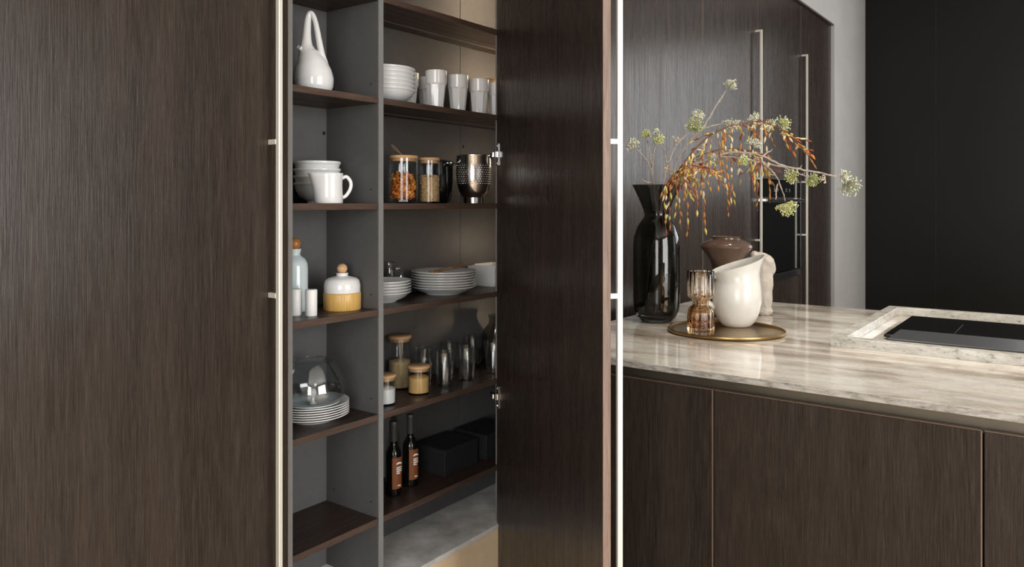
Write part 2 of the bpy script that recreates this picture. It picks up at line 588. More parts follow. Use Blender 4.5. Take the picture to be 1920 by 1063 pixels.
# wall behind the camera with two windows, left wall with one
fw = MB()
FRW = [(-0.55, 2.35, 0.30, 2.80), (6.30, 7.90, 0.30, 2.80)]
fw.box(XL - .2, FRW[0][0], YF - .2, YF, FZ, HC)
fw.box(FRW[0][1], FRW[1][0], YF - .2, YF, FZ, HC)
fw.box(FRW[1][1], XR + .2, YF - .2, YF, FZ, HC)
for x0, x1, z0, z1 in FRW:
    fw.box(x0, x1, YF - .2, YF, FZ, z0)
    fw.box(x0, x1, YF - .2, YF, z1, HC)
struct(fw.obj('wall_front', 'wall_plain', None, smooth=False))
lw = MB()
WIN_L = (-4.4, -2.0, 0.30, 2.80)
lw.box(XL - .2, XL, YF - .2, WIN_L[0], FZ, HC)
lw.box(XL - .2, XL, WIN_L[1], 0.75, FZ, HC)
lw.box(XL - .2, XL, WIN_L[0], WIN_L[1], FZ, WIN_L[2])
lw.box(XL - .2, XL, WIN_L[0], WIN_L[1], WIN_L[3], HC)
struct(lw.obj('wall_left', 'wall_plain', None, smooth=False))


def window(name, axis, pos, a0, a1, z0, z1):
    """frame bars and panes; axis 'x' = window in a wall of constant x"""
    w = MB()
    t, d = 0.06, 0.05

    def bar(p0, p1, q0, q1):
        if axis == 'x':
            w.box(pos - d / 2, pos + d / 2, p0, p1, q0, q1)
        else:
            w.box(p0, p1, pos - d / 2, pos + d / 2, q0, q1)
    bar(a0, a1, z0, z0 + t)
    bar(a0, a1, z1 - t, z1)
    mid = (a0 + a1) / 2
    for c in (a0 + t / 2, mid, a1 - t / 2):
        bar(c - t / 2, c + t / 2, z0 + t, z1 - t)
    fo = struct(w.obj(name, 'frame_dark', None, smooth=False))
    for p0, p1 in ((a0 + t, mid - t / 2), (mid + t / 2, a1 - t)):
        q = MB()
        if axis == 'x':
            q.box(pos - .004, pos + .004, p0, p1, z0 + t, z1 - t)
        else:
            q.box(p0, p1, pos - .004, pos + .004, z0 + t, z1 - t)
        q.obj('pane', 'thin_glass', fo, smooth=False)


window('window_1', 'x', XR + .16, *WIN_R)
window('window_2', 'y', YF - .10, *FRW[0])
window('window_3', 'y', YF - .10, *FRW[1])
window('window_4', 'x', XL - .10, *WIN_L)

# ceiling spots over the island
for i, (x, y, w) in enumerate(((2.75, -0.80, 'nearest the pantry door'), (2.75, -2.0, 'over the open end of the island'), (3.65, -0.80, 'above the stone rim'), (3.65, -2.0, 'furthest from the tall cabinets'))):
    t = thing('ceiling_spot', 'round recessed ceiling spot ' + w, 'lamp', (x, y, HC), 0, 'ceiling spots over the island')
    MB().lathe([(0.030, -0.004), (0.046, -0.006), (0.050, 0.0)], 28).obj('trim_ring', 'white_matt', t)
    MB().lathe([(0.0, -0.002), (0.031, -0.002)], 28).obj('lens', 'lamp_lens', t)
    d = bpy.data.lights.new('spot', 'SPOT')
    d.energy = 60
    d.color = (1.0, 0.93, 0.84)
    d.spot_size = math.radians(70)
    d.spot_blend = 0.7
    d.shadow_soft_size = 0.03
    o = bpy.data.objects.new('spot', d)
    C.objects.link(o)
    o.parent = t
    o.location = (0, 0, -0.02)

# ------------------------------------------------------------------ tall cabinets
DY = -0.024         # door front face
HTOP, HBOT = 2.385, -0.05
DB = FZ + .006      # lower edge of the doors


def handle(parent, x, side, face=DY, z0=HBOT, z1=HTOP):
    """long square bar on four mounts, x = where the mounts sit, in the parent's frame"""
    for z in (z1 - .006, 1.385, 0.970, z0 + .006):
        box_obj('handle_mount', 'champagne', x - .006, x + .006, face - .034, face, z - .007, z + .007, parent, 0.001)
    box_obj('handle_bar', 'champagne', x - .006, x + .006, face - .049, face - .033, z0, z1, parent, 0.0015)


def door(parent, x0, x1, z0, z1, name='door'):
    d = MB().box(x0 + .002, x1 - .002, DY, -0.002, z0, z1, 0.0008).obj(name, 'oak_vertical', parent, smooth=False)
    box_obj('edge_band', 'oak_edge', x0, x0 + .002, DY + .0006, -0.002, z0, z1, d)
    box_obj('edge_band', 'oak_edge', x1 - .002, x1, DY + .0006, -0.002, z0, z1, d)
    return d


def tall_cabinet(label, x0, x1, handle_x=None, y_in=0.60):
    t = thing('tall_cabinet', label, 'cabinet', (0, 0, 0), 0, 'tall oak cabinets in the wall niche')
    b = MB()
    s = 0.018
    b.box(x0, x0 + s, 0, y_in, FZ, CABT)
    b.box(x1 - s, x1, 0, y_in, FZ, CABT)
    b.box(x0 + s, x1 - s, 0, y_in, CABT - s, CABT)
    b.box(x0 + s, x1 - s, 0, y_in, 0.0, s)
    b.box(x0 + s, x1 - s, y_in - s, y_in, s, CABT - s)
    b.obj('carcass', 'carcass_grey', t, smooth=False)
    return t


J = [-0.60, 0.375, 1.351, 3.287, 4.257, 5.200, 6.200, 7.095]
t = tall_cabinet('closed dark oak cabinet filling the left of the picture, with long champagne handle', J[1], J[2] - .002)
d = door(t, J[1], J[2] - .003, DB, CABT - .003)
handle(d, 1.286, 1)
t = tall_cabinet('tall dark oak cabinet behind the dark glass vase and the pantry door', J[3], J[4] - .002)
d = door(t, J[3] + .002, J[4] - .002, DB, CABT - .003)
t = tall_cabinet('tall dark oak cabinet left of the oven, handle on its right edge', J[4], J[5] - .002)
d = door(t, J[4] + .002, J[5] - .002, DB, CABT - .003)
handle(d, 5.145, 1)
t = tall_cabinet('tall dark oak cabinet beside the grey wall, handle on its left edge', J[6], J[7])
d = door(t, J[6] + .002, J[7] - .001, DB, CABT - .003)
handle(d, 6.215, 1)
# oven column
OV0, OV1 = 0.660, 1.385
t = tall_cabinet('tall oak cabinet housing the black built-in oven', J[5], J[6] - .002)
door(t, J[5] + .002, J[6] - .002, OV1 + .004, CABT - .003, 'upper_panel')
door(t, J[5] + .002, J[6] - .002, DB, OV0 - .004, 'lower_panel')

ov = thing('oven', 'black glass built-in oven with metal trim between two long handles', 'oven', (0, 0, 0))
ox0, ox1 = J[5] + .022, J[6] - .024
box_obj('housing', 'black_satin', ox0, ox1, 0.002, 0.50, OV0 + .004, OV1 - .004, ov)
cp = box_obj('control_panel', 'black_gloss', J[5] + .004, J[6] - .004, DY, 0.0, 1.262, OV1, ov, 0.001)
for k, x in enumerate((5.55, 5.63, 5.82, 5.91)):
    q = MB()
    if k % 2:
        q.box(x - .012, x + .012, DY - .0012, DY, 1.312, 1.318).box(x - .012, x - .006, DY - .0012, DY, 1.300, 1.330)
    else:
        q.lathe([(0.010, 0), (0.014, 0.0)], 20)
        q.v = [(x + a, DY - .0012, 1.315 + b) for a, b, c in q.v]
    q.obj('icon', 'icon_grey', cp, smooth=False)
od = box_obj('oven_door', 'black_gloss', J[5] + .004, J[6] - .004, DY, 0.0, OV0 + .055, 1.222, ov, 0.001)
hb = MB()
hb.tube([(5.26, DY - .040, 1.240), (6.14, DY - .040, 1.240)], 0.009, 12)
hb.box(5.30, 5.32, DY - .040, DY, 1.232, 1.248).box(6.08, 6.10, DY - .040, DY, 1.232, 1.248)
hb.obj('oven_handle', 'chrome', ov)
box_obj('trim_strip', 'steel', J[5] + .004, J[6] - .004, DY + .001, 0.0, 1.224, 1.260, ov)
box_obj('lower_vent', 'black_satin', J[5] + .004, J[6] - .004, DY - .012, 0.0, OV0, OV0 + .050, ov, 0.004)
box_obj('side_trim', 'trim_dark_metal', J[6] - .012, J[6] - .0025, DY - .003, 0.0, OV0 + .052, OV1, ov)

# ------------------------------------------------------------------ pantry
PD = 0.252                                # shelf depth
PX0, DIV, PX1, MIDX = 1.363, 1.7115, 3.283, 2.680      # left panel, dividers, right panel
SH = [1.884, 1.557, 1.219, 0.881, 0.547, 0.216]
ST = 0.020
pt = thing('pantry_cabinet', 'open pantry cabinet of grey panels and dark oak shelves', 'cabinet', (0, 0, 0))


def panel(name, x0, x1, label=None):
    b = MB()
    b.box(x0, x1, 0.003, PD, 0.0, CABT - .002)
    o = b.obj(name, 'carcass_grey', pt, smooth=False)
    box_obj('edge_band', 'carcass_edge', x0, x1, -0.001, 0.003, 0.0, CABT - .002, o)
    return o


panel('side_panel', PX0, PX0 + .0155)
dv = panel('divider', DIV, DIV + .020)
panel('side_panel', PX1 - .018, PX1)
panel('divider', MIDX, MIDX + .018)  # unseen divider added to hold the light strips
box_obj('back_panel', 'carcass_grey', PX0, 2.4045, PD, PD + .012, 0.0, CABT - .002, pt)
box_obj('back_panel', 'carcass_grey', 2.4075, PX1, PD, PD + .012, 0.0, CABT - .002, pt)
box_obj('back_panel_strip', 'carcass_edge', 2.4035, 2.4085, PD + .004, PD + .016, 0.0, CABT - .002, pt)
box_obj('top_board', 'carcass_grey', PX0, PX1, 0.0, PD, CABT - .020, CABT - .002, pt)
box_obj('base_board', 'base_board_grey', PX0 + .0155, PX1 - .018, -0.018, PD, -0.018, 0.0, pt, 0.001)
box_obj('plinth', 'plinth_beige', PX0 + .0155, PX1 - .018, -0.0165, 0.06, FZ, -0.0185, pt)
box_obj('stile', 'carcass_edge', 2.334, 2.350, 0.0, 0.012, 0.0, CABT - .002, pt)
box_obj('rear_top_board', 'carcass_grey', PX0, PX1, PD + .012, 0.58, CABT - .020, CABT - .002, pt)  # board across the top behind the back panels


def shelf(x0, x1, z):
    o = MB().box(x0 + .0008, x1 - .0008, 0.002, PD - .001, z - ST, z, 0.0012).obj('shelf', 'oak_shelf', pt, smooth=False)
    box_obj('edge_band', 'shelf_edge', x0 + .001, x1 - .001, 0.0005, 0.002, z - ST + .0005, z - .0005, o)
    if x0 > DIV:
        box_obj('rear_rail', 'carcass_grey', x0 + .002, x1 - .002, PD - .075, PD - .068, z - ST - .003, z - ST, o)
    return o


for z in SH + [2.25]:
    shelf(PX0 + .0155, DIV, z)
    shelf(DIV + .020, MIDX, z)
    shelf(MIDX + .018, PX1 - .018, z)
# peg holes in the divider and the back panels
ph = []
for z in SH[1:]:
    for yy in (0.035, 0.215):
        q = MB().lathe([(0.0, 0), (0.003, 0)], 10)
        q.v = [(DIV - .0006, yy + a, z + 0.045 + b) for a, b, c in q.v]
        q.obj('peg_hole', 'dark_void', dv, smooth=False)
for x, z in ((1.700, 1.455), (2.425, 1.452)):
    q = MB().lathe([(0.0, 0), (0.0065, 0)], 14)
    q.v = [(x + a, PD - .0006, z + b) for a, b, c in q.v]
    q.obj('peg_hole', 'dark_void', pt, smooth=False)
# warm light strip on a middle divider added to carry it, behind the closed leaf
LEDZ = SH[4::-1] + [2.25, 2.70]
for za, zb in zip(LEDZ, LEDZ[1:]):
    zm = (za + zb - ST) / 2
    ln = 0.13 if za > 1.5 else 0.024            # long strips up top, short ones lower down
    box_obj('led_strip', 'led_warm', MIDX - .005, MIDX, 0.030, 0.040, zm - ln, zm + ln, pt)

# closed right leaf of the pantry
pd2 = box_obj('door', 'oak_vertical', 2.352, PX1, DY, -0.002, DB, CABT - .003, pt, 0.0012)
# open left leaf, hinged at x = 2.33, swung 54.6 degrees towards the island
HX = 2.3225
leaf = MB().box(-0.960, 0.0, -0.022, 0.0, DB, CABT - .003, 0.0012).obj('door', 'oak_vertical', pt, smooth=False)
leaf.location = (HX, -0.003, 0)
leaf.rotation_euler = (0, 0, math.radians(54.6))
leaf['label'] = 'open dark oak door, inner face to the camera'
box_obj('edge_band', 'oak_edge', -0.9625, -0.960, -0.022, 0.0, DB, CABT - .003, leaf)
handle(leaf, -0.930, 1, -0.022)
for z in (0.483, 1.404):
    h = MB()
    h.box(-0.0005 - .028, -0.004, 0.0, 0.004, z - .042, z + .042, 0.001)
    h.box(-0.022, 0.004, 0.003, 0.016, z - .012, z + .012, 0.002)
    h.box(-0.006, 0.030, 0.010, 0.020, z - .010, z + .010, 0.002)
    h.tube([(-.016, .004, z - .033), (-.016, .0055, z - .033)], .005, 10)
    h.tube([(-.016, .004, z + .033), (-.016, .0055, z + .033)], .005, 10)
    h.obj('hinge', 'chrome', leaf, angle=30)

# ------------------------------------------------------------------ island
IX0, IX1, IY1, IY0, IT = 2.290, 4.1055, -0.1085, -2.90, 0.693
PANX = 2.315
joints = [IY1 - .020, -0.868, -1.593, IY0 + .020]
names = ['island cabinet with narrow oak front nearest the open pantry door', 'island cabinet with widest oak front in the middle of the island',
         'island cabinet with oak front at the right edge of the picture']
for i in range(3):
    y1, y0 = joints[i], joints[i + 1]
    t = thing('island_cabinet', names[i], 'cabinet', (0, 0, 0), 0, 'oak units of the island')
    box_obj('body', 'carcass_grey', PANX + .022, IX1 - .05, y0 + .0015, y1 - .0015, FZ + .10, 0.618, t)
    fp = MB().box(PANX, PANX + .020, y0 + .004, y1 - .004, FZ + .10, 0.6317, 0.001).obj('front_panel', 'oak_vertical', t, smooth=False)
    box_obj('edge_trim', 'panel_edge_metal', PANX + .0005, PANX + .0195, y0 + .0012, y0 + .004, FZ + .10, 0.6317, fp)
    box_obj('top_trim', 'panel_edge_metal', PANX + .0005, PANX + .0195, y0 + .004, y1 - .004, 0.6317, 0.6331, fp)
    box_obj('plinth', 'black_satin', PANX + .05, IX1 - .08, y0 + .0015, y1 - .0015, FZ, FZ + .099, t)
gc = thing('grip_channel', 'long bronze grip channel under the stone worktop', 'channel', (0, 0, 0))
box_obj('back_profile', 'bronze', PANX + .034, PANX + .044, IY0 + .020, IY1 - .020, 0.619, 0.6720, gc)
box_obj('top_profile', 'bronze', PANX + .004, PANX + .034, IY0 + .020, IY1 - .020, 0.6680, 0.6720, gc)
box_obj('rear_filler', 'bronze', PANX + .044, IX1 - .05, IY0 + .020, IY1 - .020, 0.619, 0.6720, gc)

wt = thing('worktop', 'beige travertine worktop with raised stone rim', 'worktop', (0, 0, 0))


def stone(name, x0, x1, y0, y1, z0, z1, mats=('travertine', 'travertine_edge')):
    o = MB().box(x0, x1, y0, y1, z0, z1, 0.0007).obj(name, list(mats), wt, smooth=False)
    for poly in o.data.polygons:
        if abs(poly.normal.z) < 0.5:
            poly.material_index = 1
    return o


stone('slab', IX0, IX1, IY0, IY1, 0.6722, IT)
RX0, RX1, RY1, RY0, RW, RH = 2.972, 4.043, -1.054, -2.60, 0.048, 0.034
stone('rim', RX0, RX0 + RW, RY0, RY1, IT, IT + RH, ('rim_stone', 'rim_stone'))
stone('rim', RX1 - RW, RX1, RY0, RY1, IT, IT + RH, ('rim_stone', 'rim_stone'))
stone('rim', RX0 + RW, RX1 - RW, RY1 - RW, RY1, IT, IT + RH, ('rim_stone', 'rim_stone'))
stone('rim', RX0 + RW, RX1 - RW, RY0, RY0 + RW, IT, IT + RH, ('rim_stone', 'rim_stone'))
hob = thing('hob', 'black glass hob set inside the raised stone rim', 'hob', (3.46, -1.85, IT))


def hb_(name, mat, x0, x1, y0, y1, z0, z1, bev=0.0):
    return box_obj(name, mat, x0 - 3.46, x1 - 3.46, y0 + 1.85, y1 + 1.85, z0, z1, hob, bev)


hb_('base', 'black_satin', 3.13, 3.80, -2.48, -1.21, 0.0, 0.010)
hb_('glass_top', 'black_gloss', 3.2385, 3.845, -2.50, -1.183, 0.010, 0.020, 0.0015)
hb_('front_ledge', 'ledge_glass_sheen', 3.080, 3.335, -2.49, -1.224, 0.011, 0.031, 0.0015)
for k in range(3):
    y = -1.40 - k * 0.24
    hb_('zone_mark', 'zone_grey', 3.40, 3.70, y - .001, y + .001, 0.020, 0.0204)

# ------------------------------------------------------------------ crockery builders


def shell(outer, t):
    """outer profile from the foot up -> closed vessel profile with an inner wall of thickness t"""
    inner = []
    for i in range(len(outer) - 1, -1, -1):
        r, z = outer[i]
        inner.append((max(r - t, 0.0), max(z, outer[0][1] + t) if i < len(outer) - 1 else z))
    # drop inner points below the inner floor
    zf = outer[0][1] + t
    inner = [q for q in inner if q[1] > zf + 1e-5 or q[1] == outer[-1][1]]
    rl = inner[-1][0]
    inner += [(rl * 0.75, zf + (0.0006)), (0.0, zf)]
    return [(0.0, outer[0][1])] + outer + inner


def plate_prof(R, h, foot=0.58, th=0.004):
    return [(0, .002), (R * foot * .9, .002), (R * foot * .93, 0), (R * foot, 0), (R * foot * 1.03, .003), (R * .80, h * .45), (R * .97, h - .004),
            (R, h - .0025), (R, h - .0005), (R * .985, h), (R * .80, h * .45 + th), (R * foot, .003 + th), (0, .003 + th)]


def bowl_prof(R, h, foot=0.45, th=0.004):
    return [(0, .003), (R * foot * .86, .003), (R * foot * .9, 0), (R * foot, 0), (R * foot * 1.02, .006), (R * .74, h * .28), (R * .89, h * .58), (R * .945, h * .80), (R * .955, h * .85), (R * .995, h * .89), (R, h * .93), (R, h * .98), (R * .99, h),
            (R - th, h * .99), (R * .94 - th, h * .84), (R * .88 - th, h * .60), (R * .72 - th, h * .30), (R * foot * .9, .006 + th), (0, .006 + th)]


def stack(name, cat, prof, n, dz, loc, mat, labels, group, segs=56):
    first = None
    out = []
    for i in range(n):                      # i = 0 is the lowest
        if first is None:
            first = MB().lathe(prof, segs).obj(name, mat, None, angle=50)
            o = first
        else:
            o = first.copy()
            C.objects.link(o)
        o.location = (loc[0], loc[1], loc[2] + i * dz)
        tag(o, labels(n - 1 - i, n), cat, group)
        out.append(o)
    return out


def nth(k, n):
    return 'topmost' if k == 0 else 'lowest' if k == n - 1 else ORD[k] + ' from the top'


# ---- left column, top shelf: gourd carafe with a looped neck
gc_ = thing('carafe', 'white gourd-shaped ceramic carafe with a tall looped neck', 'carafe', (1.535, 0.100, SH[1]))
UR = Vector((0.5962, -0.8028, 0))          # image right
spine = [(0, 0, .040), (0, .004, .048), (.0005, .020, .0575), (.0005, .042, .0600), (-.003, .066, .0565), (-.0075, .090, .0485), (-.0145, .113, .0365), (-.0200, .130, .0265), (-.0228, .148, .0190),
         (-.0225, .168, .0150), (-.0215, .190, .0128), (-.0195, .218, .0112), (-.0165, .236, .0098), (-.0110, .2465, .0088), (-.0035, .242, .0080), (.0035, .226, .0076),
         (.0095, .200, .0084), (.0145, .172, .0092), (.0195, .146, .0096), (.0255, .118, .0100), (.0350, .092, .0095), (.0400, .070, .0080)]
pts = bez([(UR.x * a, UR.y * a, z) for a, z, r in spine], 5)
rr = []
for (a0_, z0_, r0_), (a1_, z1_, r1_) in zip(spine, spine[1:]):
    rr += [r0_ + (r1_ - r0_) * k / 5 for k in range(5)]
rr.append(spine[-1][2])
MB().tube(pts, rr, 40).obj('body', 'white_china', gc_, angle=60)
sp = MB()
sd = (UR * -0.6 + Vector((-0.35, -0.75, 0)).normalized() * 0.7).normalized()
a0 = UR * -0.028 + Vector((0, 0, .130))
sp.tube([a0, a0 + sd * .018 + Vector((0, 0, .004)), a0 + sd * .027 + Vector((0, 0, .008))], [.009, .0068, .0075], 14, cap=False)
sp.tube([a0 + sd * .027 + Vector((0, 0, .008)), a0 + sd * .020 + Vector((0, 0, .005))], [.0050, .0035], 14, cap=True)
b_ = len(sp.v)
sp.obj('spout', 'white_china', gc_)

# ---- left column, second shelf: bowls and creamer
stack('bowl', 'bowl', bowl_prof(.0745, .066, .42), 4, .0225, (1.607, .172, SH[2]), 'white_china',
      lambda k, n: nth(k, n) + ' white bowl in the stack behind the white creamer', 'white bowls behind the creamer')
cr = thing('creamer', 'white porcelain creamer with curved handle in front of stacked bowls', 'jug', (1.551, .050, SH[2]), math.atan2(-0.8028, 0.5962) + .45)


def crm(a, r, z):
    # spout pulled out towards local -x
    k = max(0.0, math.cos(a - PI)) ** 7
    return r * (1 + 0.42 * k * max(0.0, (z - .02) / .07))


MB().lathe([(0, 0), (.0415, 0), (.0435, .003), (.0425, .03), (.0415, .055), (.0425, .080), (.0445, .0905), (.0435, .092), (.041, .088), (.039, .05), (.039, .008), (0, .006)], 64, (0, 0, 0), crm).obj('body', 'white_china', cr, angle=50)
MB().tube(bez([(.039, 0, .076), (.055, 0, .082), (.068, 0, .066), (.067, 0, .045), (.054, 0, .024), (.040, 0, .016)], 6), .0042, 12, flat=1.3).obj('handle', 'white_china', cr)

# ---- left column, third shelf
bt = thing('stopper_bottle', 'tall pale blue ceramic bottle with an amber ball stopper', 'bottle', (1.531, .188, SH[3]))
MB().lathe([(0, 0), (.038, 0), (.0408, .004), (.0412, .02), (.0412, .135), (.0395, .150), (.033, .163), (.0225, .171), (.0175, .176), (.0175, .180), (.0205, .193), (.0205, .195), (0, .195)], 48).obj('body', 'blue_china', bt, angle=50)
MB().ellipsoid((0, 0, .2105), .0192, 28, 18).obj('stopper', 'amber_ball', bt)
for lab, x, y in (('white cylindrical shaker standing in front of the pale blue bottle', 1.475, .110), ('white cylindrical shaker beside the bamboo-based jar', 1.496, .064)):
    s = thing('shaker', lab, 'shaker', (x, y, SH[3]), 0, 'salt and pepper shakers')
    MB().lathe([(0, 0), (.0172, 0), (.0180, .0015), (.0180, .0765), (.0168, .079), (0, .0798)], 36).obj('body', 'white_matt', s, angle=50)
    for k in range(3):
        MB().lathe([(0, .0001), (.0012, .0001)], 8, (.006 * math.cos(k * 2.1), .006 * math.sin(k * 2.1), .0797)).obj('hole', 'dark_void', s, smooth=False)
jr = thing('lidded_jar', 'round jar with golden bamboo base and white domed lid', 'jar', (1.648, .100, SH[3]))
MB().lathe([(0, 0), (.0575, 0), (.0590, .002), (.0595, .052), (.0585, .054), (0, .054)], 48).obj('base', 'bamboo', jr, angle=50)
ld = MB().lathe([(.0, .0545), (.0570, .0545), (.0578, .057), (.0575, .078), (.054, .092), (.045, .100), (.025, .105), (.0185, .107), (.0180, .110), (.0195, .116), (0, .116)], 48).obj('lid', 'white_china', jr, angle=50)
MB().ellipsoid((0, 0, .1290), .0165, 24, 16).obj('knob', 'light_wood', ld)

# ---- left column, fourth shelf: plates and glass dome
PLx, PLy = 1.553, .130
stack('plate', 'plate', plate_prof(.1135, .022), 6, .0072, (PLx, PLy, SH[4]), 'white_china',
      lambda k, n: nth(k, n) + ' white plate in the stack under the glass dome', 'white plates under the glass dome', 64)
zt = SH[4] + 5 * .0072 + .0075
dish = MB().lathe(plate_prof(.082, .018, .55, .003), 56).obj('dish', 'blue_china', None, angle=50)
dish.location = (PLx - .012, PLy - .018, zt)
tag(dish, 'shallow pale dish covered by the glass dome', 'dish')
dm = thing('glass_dome', 'clear glass dome with flat top resting over the stacked plates', 'dome', (PLx - .012, PLy - .018, zt + .0185))
MB().lathe([(.083, 0), (.093, .011), (.0995, .030), (.0985, .045), (.090, .074), (.077, .103), (.066, .121), (.059, .1265), (.050, .128), (0, .129), (0, .1265), (.050, .1255), (.057, .124), (.064, .119), (.075, .102), (.088, .073), (.0965, .044), (.0975, .030), (.091, .012), (.083, 0)], 56).obj('bell', 'tumbler_glass', dm, angle=70)
MB().lathe([(.052, .1262), (.0535, .1272), (.052, .1282)], 48).obj('top_ring', 'clear_glass', dm)
og = thing('glint', 'tiny white ornament shaped as a solid on the dish inside the glass dome', 'glint', (PLx - .012, PLy - .018, zt + .0078))  # white solid standing in for a reflection in the glass
ob = MB()
ob.lathe([(0, 0), (.011, 0), (.012, .003), (.006, .008), (.005, .020), (0, .022)], 20)
ob.ellipsoid((0.001, 0, .034), (.011, .010, .015), 18, 12)
ob.ellipsoid((-.012, .004, .043), (.008, .004, .004), 12, 8)
ob.obj('figure', 'white_china', og, angle=60)

# ---- right section, first shelf: bowls, tumblers, cream jar
stack('bowl', 'bowl', bowl_prof(.1060, .050, .52), 6, .0144, (1.856, .124, SH[1]), 'white_china',
      lambda k, n: nth(k, n) + ' wide white bowl in the stack beside the white tumblers', 'wide white bowls beside the tumblers', 64)


def facet(n, z0, z1, rotn=0.0):
    def fn(a, r, z):
        if z0 <= z <= z1:
            s = 2 * PI / n
            q = ((a + rotn) % s) - s / 2
            k = min(1.0, (z - z0) / .004, max(0.0, (z1 - z)) / .004 + .15)
            return r * (1 - k + k * math.cos(s / 2) / math.cos(q))
        return r
    return fn


def tumbler_prof(R, h, base=.72, th=.003, fl=.006):
    b = R * base
    return [(0, 0), (b * .96, 0), (b, .002), (b + (R - b) * .12, h * .12), (b + (R - b) * .5, h * .45), (b + (R - b) * .78, h * .62), (R * .97, h * .655), (R * .985, h * .68), (R, h - .001), (R - .0012, h),
            (R - th, h - .001), (R * .96 - th, h * .66), (b + (R - b) * .45 - th, h * .42), (b - th, fl + .004), (b * .8, fl), (0, fl)]


wl = [('white faceted tumbler at the left front, brightest of the row', 2.046, .058), ('white faceted tumbler second in the front row', 2.166, .058),
      ('cream-lit faceted tumbler third in the front row', 2.288, .058), ('white faceted tumbler half hidden by the pantry door edge', 2.402, .058),
      ('white faceted tumbler tucked behind the wide white bowls', 2.022, .172), ('white faceted tumbler in the back row between two front tumblers', 2.139, .185)]
first = None
for lab, x, y in wl:
    if first is None:
        first = MB().lathe(tumbler_prof(.0385, .135), 80, (0, 0, 0), facet(8, .004, .088)).obj('tumbler', 'white_china', None, angle=22)
        o = first
    else:
        o = first.copy()
        C.objects.link(o)
    o.location = (x, y, SH[1])
    o.rotation_euler = (0, 0, rng.uniform(0, .6))
    tag(o, lab, 'tumbler', 'white tumblers on the top pantry shelf')
tj = thing('cream_canister', 'cream canister with tan rim behind the tumblers, cut by the door', 'canister', (2.475, .178, SH[1]))
MB().lathe([(0, 0), (.058, 0), (.061, .003), (.062, .150), (.060, .152), (0, .152)], 44).obj('body', 'cream_china', tj, angle=50)
MB().lathe([(0, .1525), (.062, .1525), (.064, .155), (.064, .163), (.060, .168), (0, .170)], 44).obj('lid', 'light_wood', tj, angle=50)


# ---- right section, second shelf: jars, steel bowl, black bowl
def jar(label, loc, R, h, lid_h, fill, fill_mat, loop=False, name='storage_jar'):
    t = thing(name, label, 'jar', loc)
    MB().lathe([(0, 0), (R * .95, 0), (R, .003), (R, h - lid_h), (R - .0025, h - lid_h), (R - .0025, .005), (0, .005)], 44).obj('glass', 'thin_glass', t, angle=50)
    l = MB().lathe([(0, h - lid_h - .010), (R - .004, h - lid_h - .010), (R - .004, h - lid_h + .0005), (R + .0006, h - lid_h + .0005), (R + .0012, h - lid_h + .002), (R + .0012, h - .002), (R - .001, h), (0, h)], 44).obj('lid', 'light_wood', t, angle=50)
    if loop:
        lp = [(.002, -.002), (-.006, .006), (-.022, .018), (-.034, .030), (-.037, .036), (-.031, .036), (-.014, .020), (-.002, .006), (.004, -.002)]
        MB().tube(bez([(UR.x * a_, UR.y * a_ + .001 * i_, h + z_) for i_, (a_, z_) in enumerate(lp)], 5), .0014, 8).obj('loop', 'leather', l)
    if fill:
        rf = R - .0032
        f = MB()
        prof = [(0, .006), (rf, .006), (rf, fill), (rf * .8, fill + .003), (rf * .4, fill + .008), (0, fill + .006)]
        f.lathe(prof, 44, (0, 0, 0), lambda a, r, z: r)
        c = f.obj('contents', fill_mat, t, angle=60)
        c['kind'] = 'stuff'
    return t


t = jar('large glass jar of orange pasta with wooden lid and leather loop', (1.894, .072, SH[2]), .0505, .163, .010, 0, None, True)
pm = MB()
for i in range(340):
    a, r0 = rng.uniform(0, 2 * PI), math.sqrt(rng.uniform(.0, 1)) * .042
    z = rng.uniform(.018, .096) + (.010 if r0 < .02 else 0)
    d = Vector((rng.gauss(0, .5), rng.gauss(0, .5), rng.gauss(0, 1))).normalized()
    c = Vector((r0 * math.cos(a), r0 * math.sin(a), z))
    L = rng.uniform(.012, .019)
    q = []
    side = d.cross(Vector((0.3, 0.5, .2))).normalized()
    for k in range(7):
        u = k / 6 - .5
        pnt = c + d * L * u + side * .003 * math.sin(u * 14)
        rad_ = math.hypot(pnt.x, pnt.y)
        if rad_ > .0430:
            pnt.x *= .0430 / rad_
            pnt.y *= .0430 / rad_
        pnt.z = max(.0105, pnt.z)
        q.append(pnt)
    pm.tube(q, [.002, .0050, .0044, .0052, .0044, .0050, .002], 6, mi=rng.choice((0, 0, 0, 1, 2)), flat=.6)
o = pm.obj('pasta', ['pasta_orange', 'pasta_yellow', 'pasta_red'], t)
o['kind'] = 'stuff'
t = jar('slim glass jar of brown grains with wooden lid beside pasta jar', (2.013, .060, SH[2]), .0365, .161, .010, .092, 'grain')
gm = MB()
for i in range(420):
    a = rng.uniform(0, 2 * PI)
    top = rng.random() < .25
    r0 = rng.uniform(0, .029) if top else .0325
    z = rng.uniform(.092, .100) if top else rng.uniform(.010, .096)
    gm.ellipsoid((r0 * math.cos(a), r0 * math.sin(a), z), (.0018, .0018, .0034), 6, 4, 0, Matrix.Rotation(rng.uniform(0, 3), 3, 'X') @ Matrix.Rotation(rng.uniform(0, 3), 3, 'Y'))
o = gm.obj('grain_kernels', 'oats', t)
o['kind'] = 'stuff'

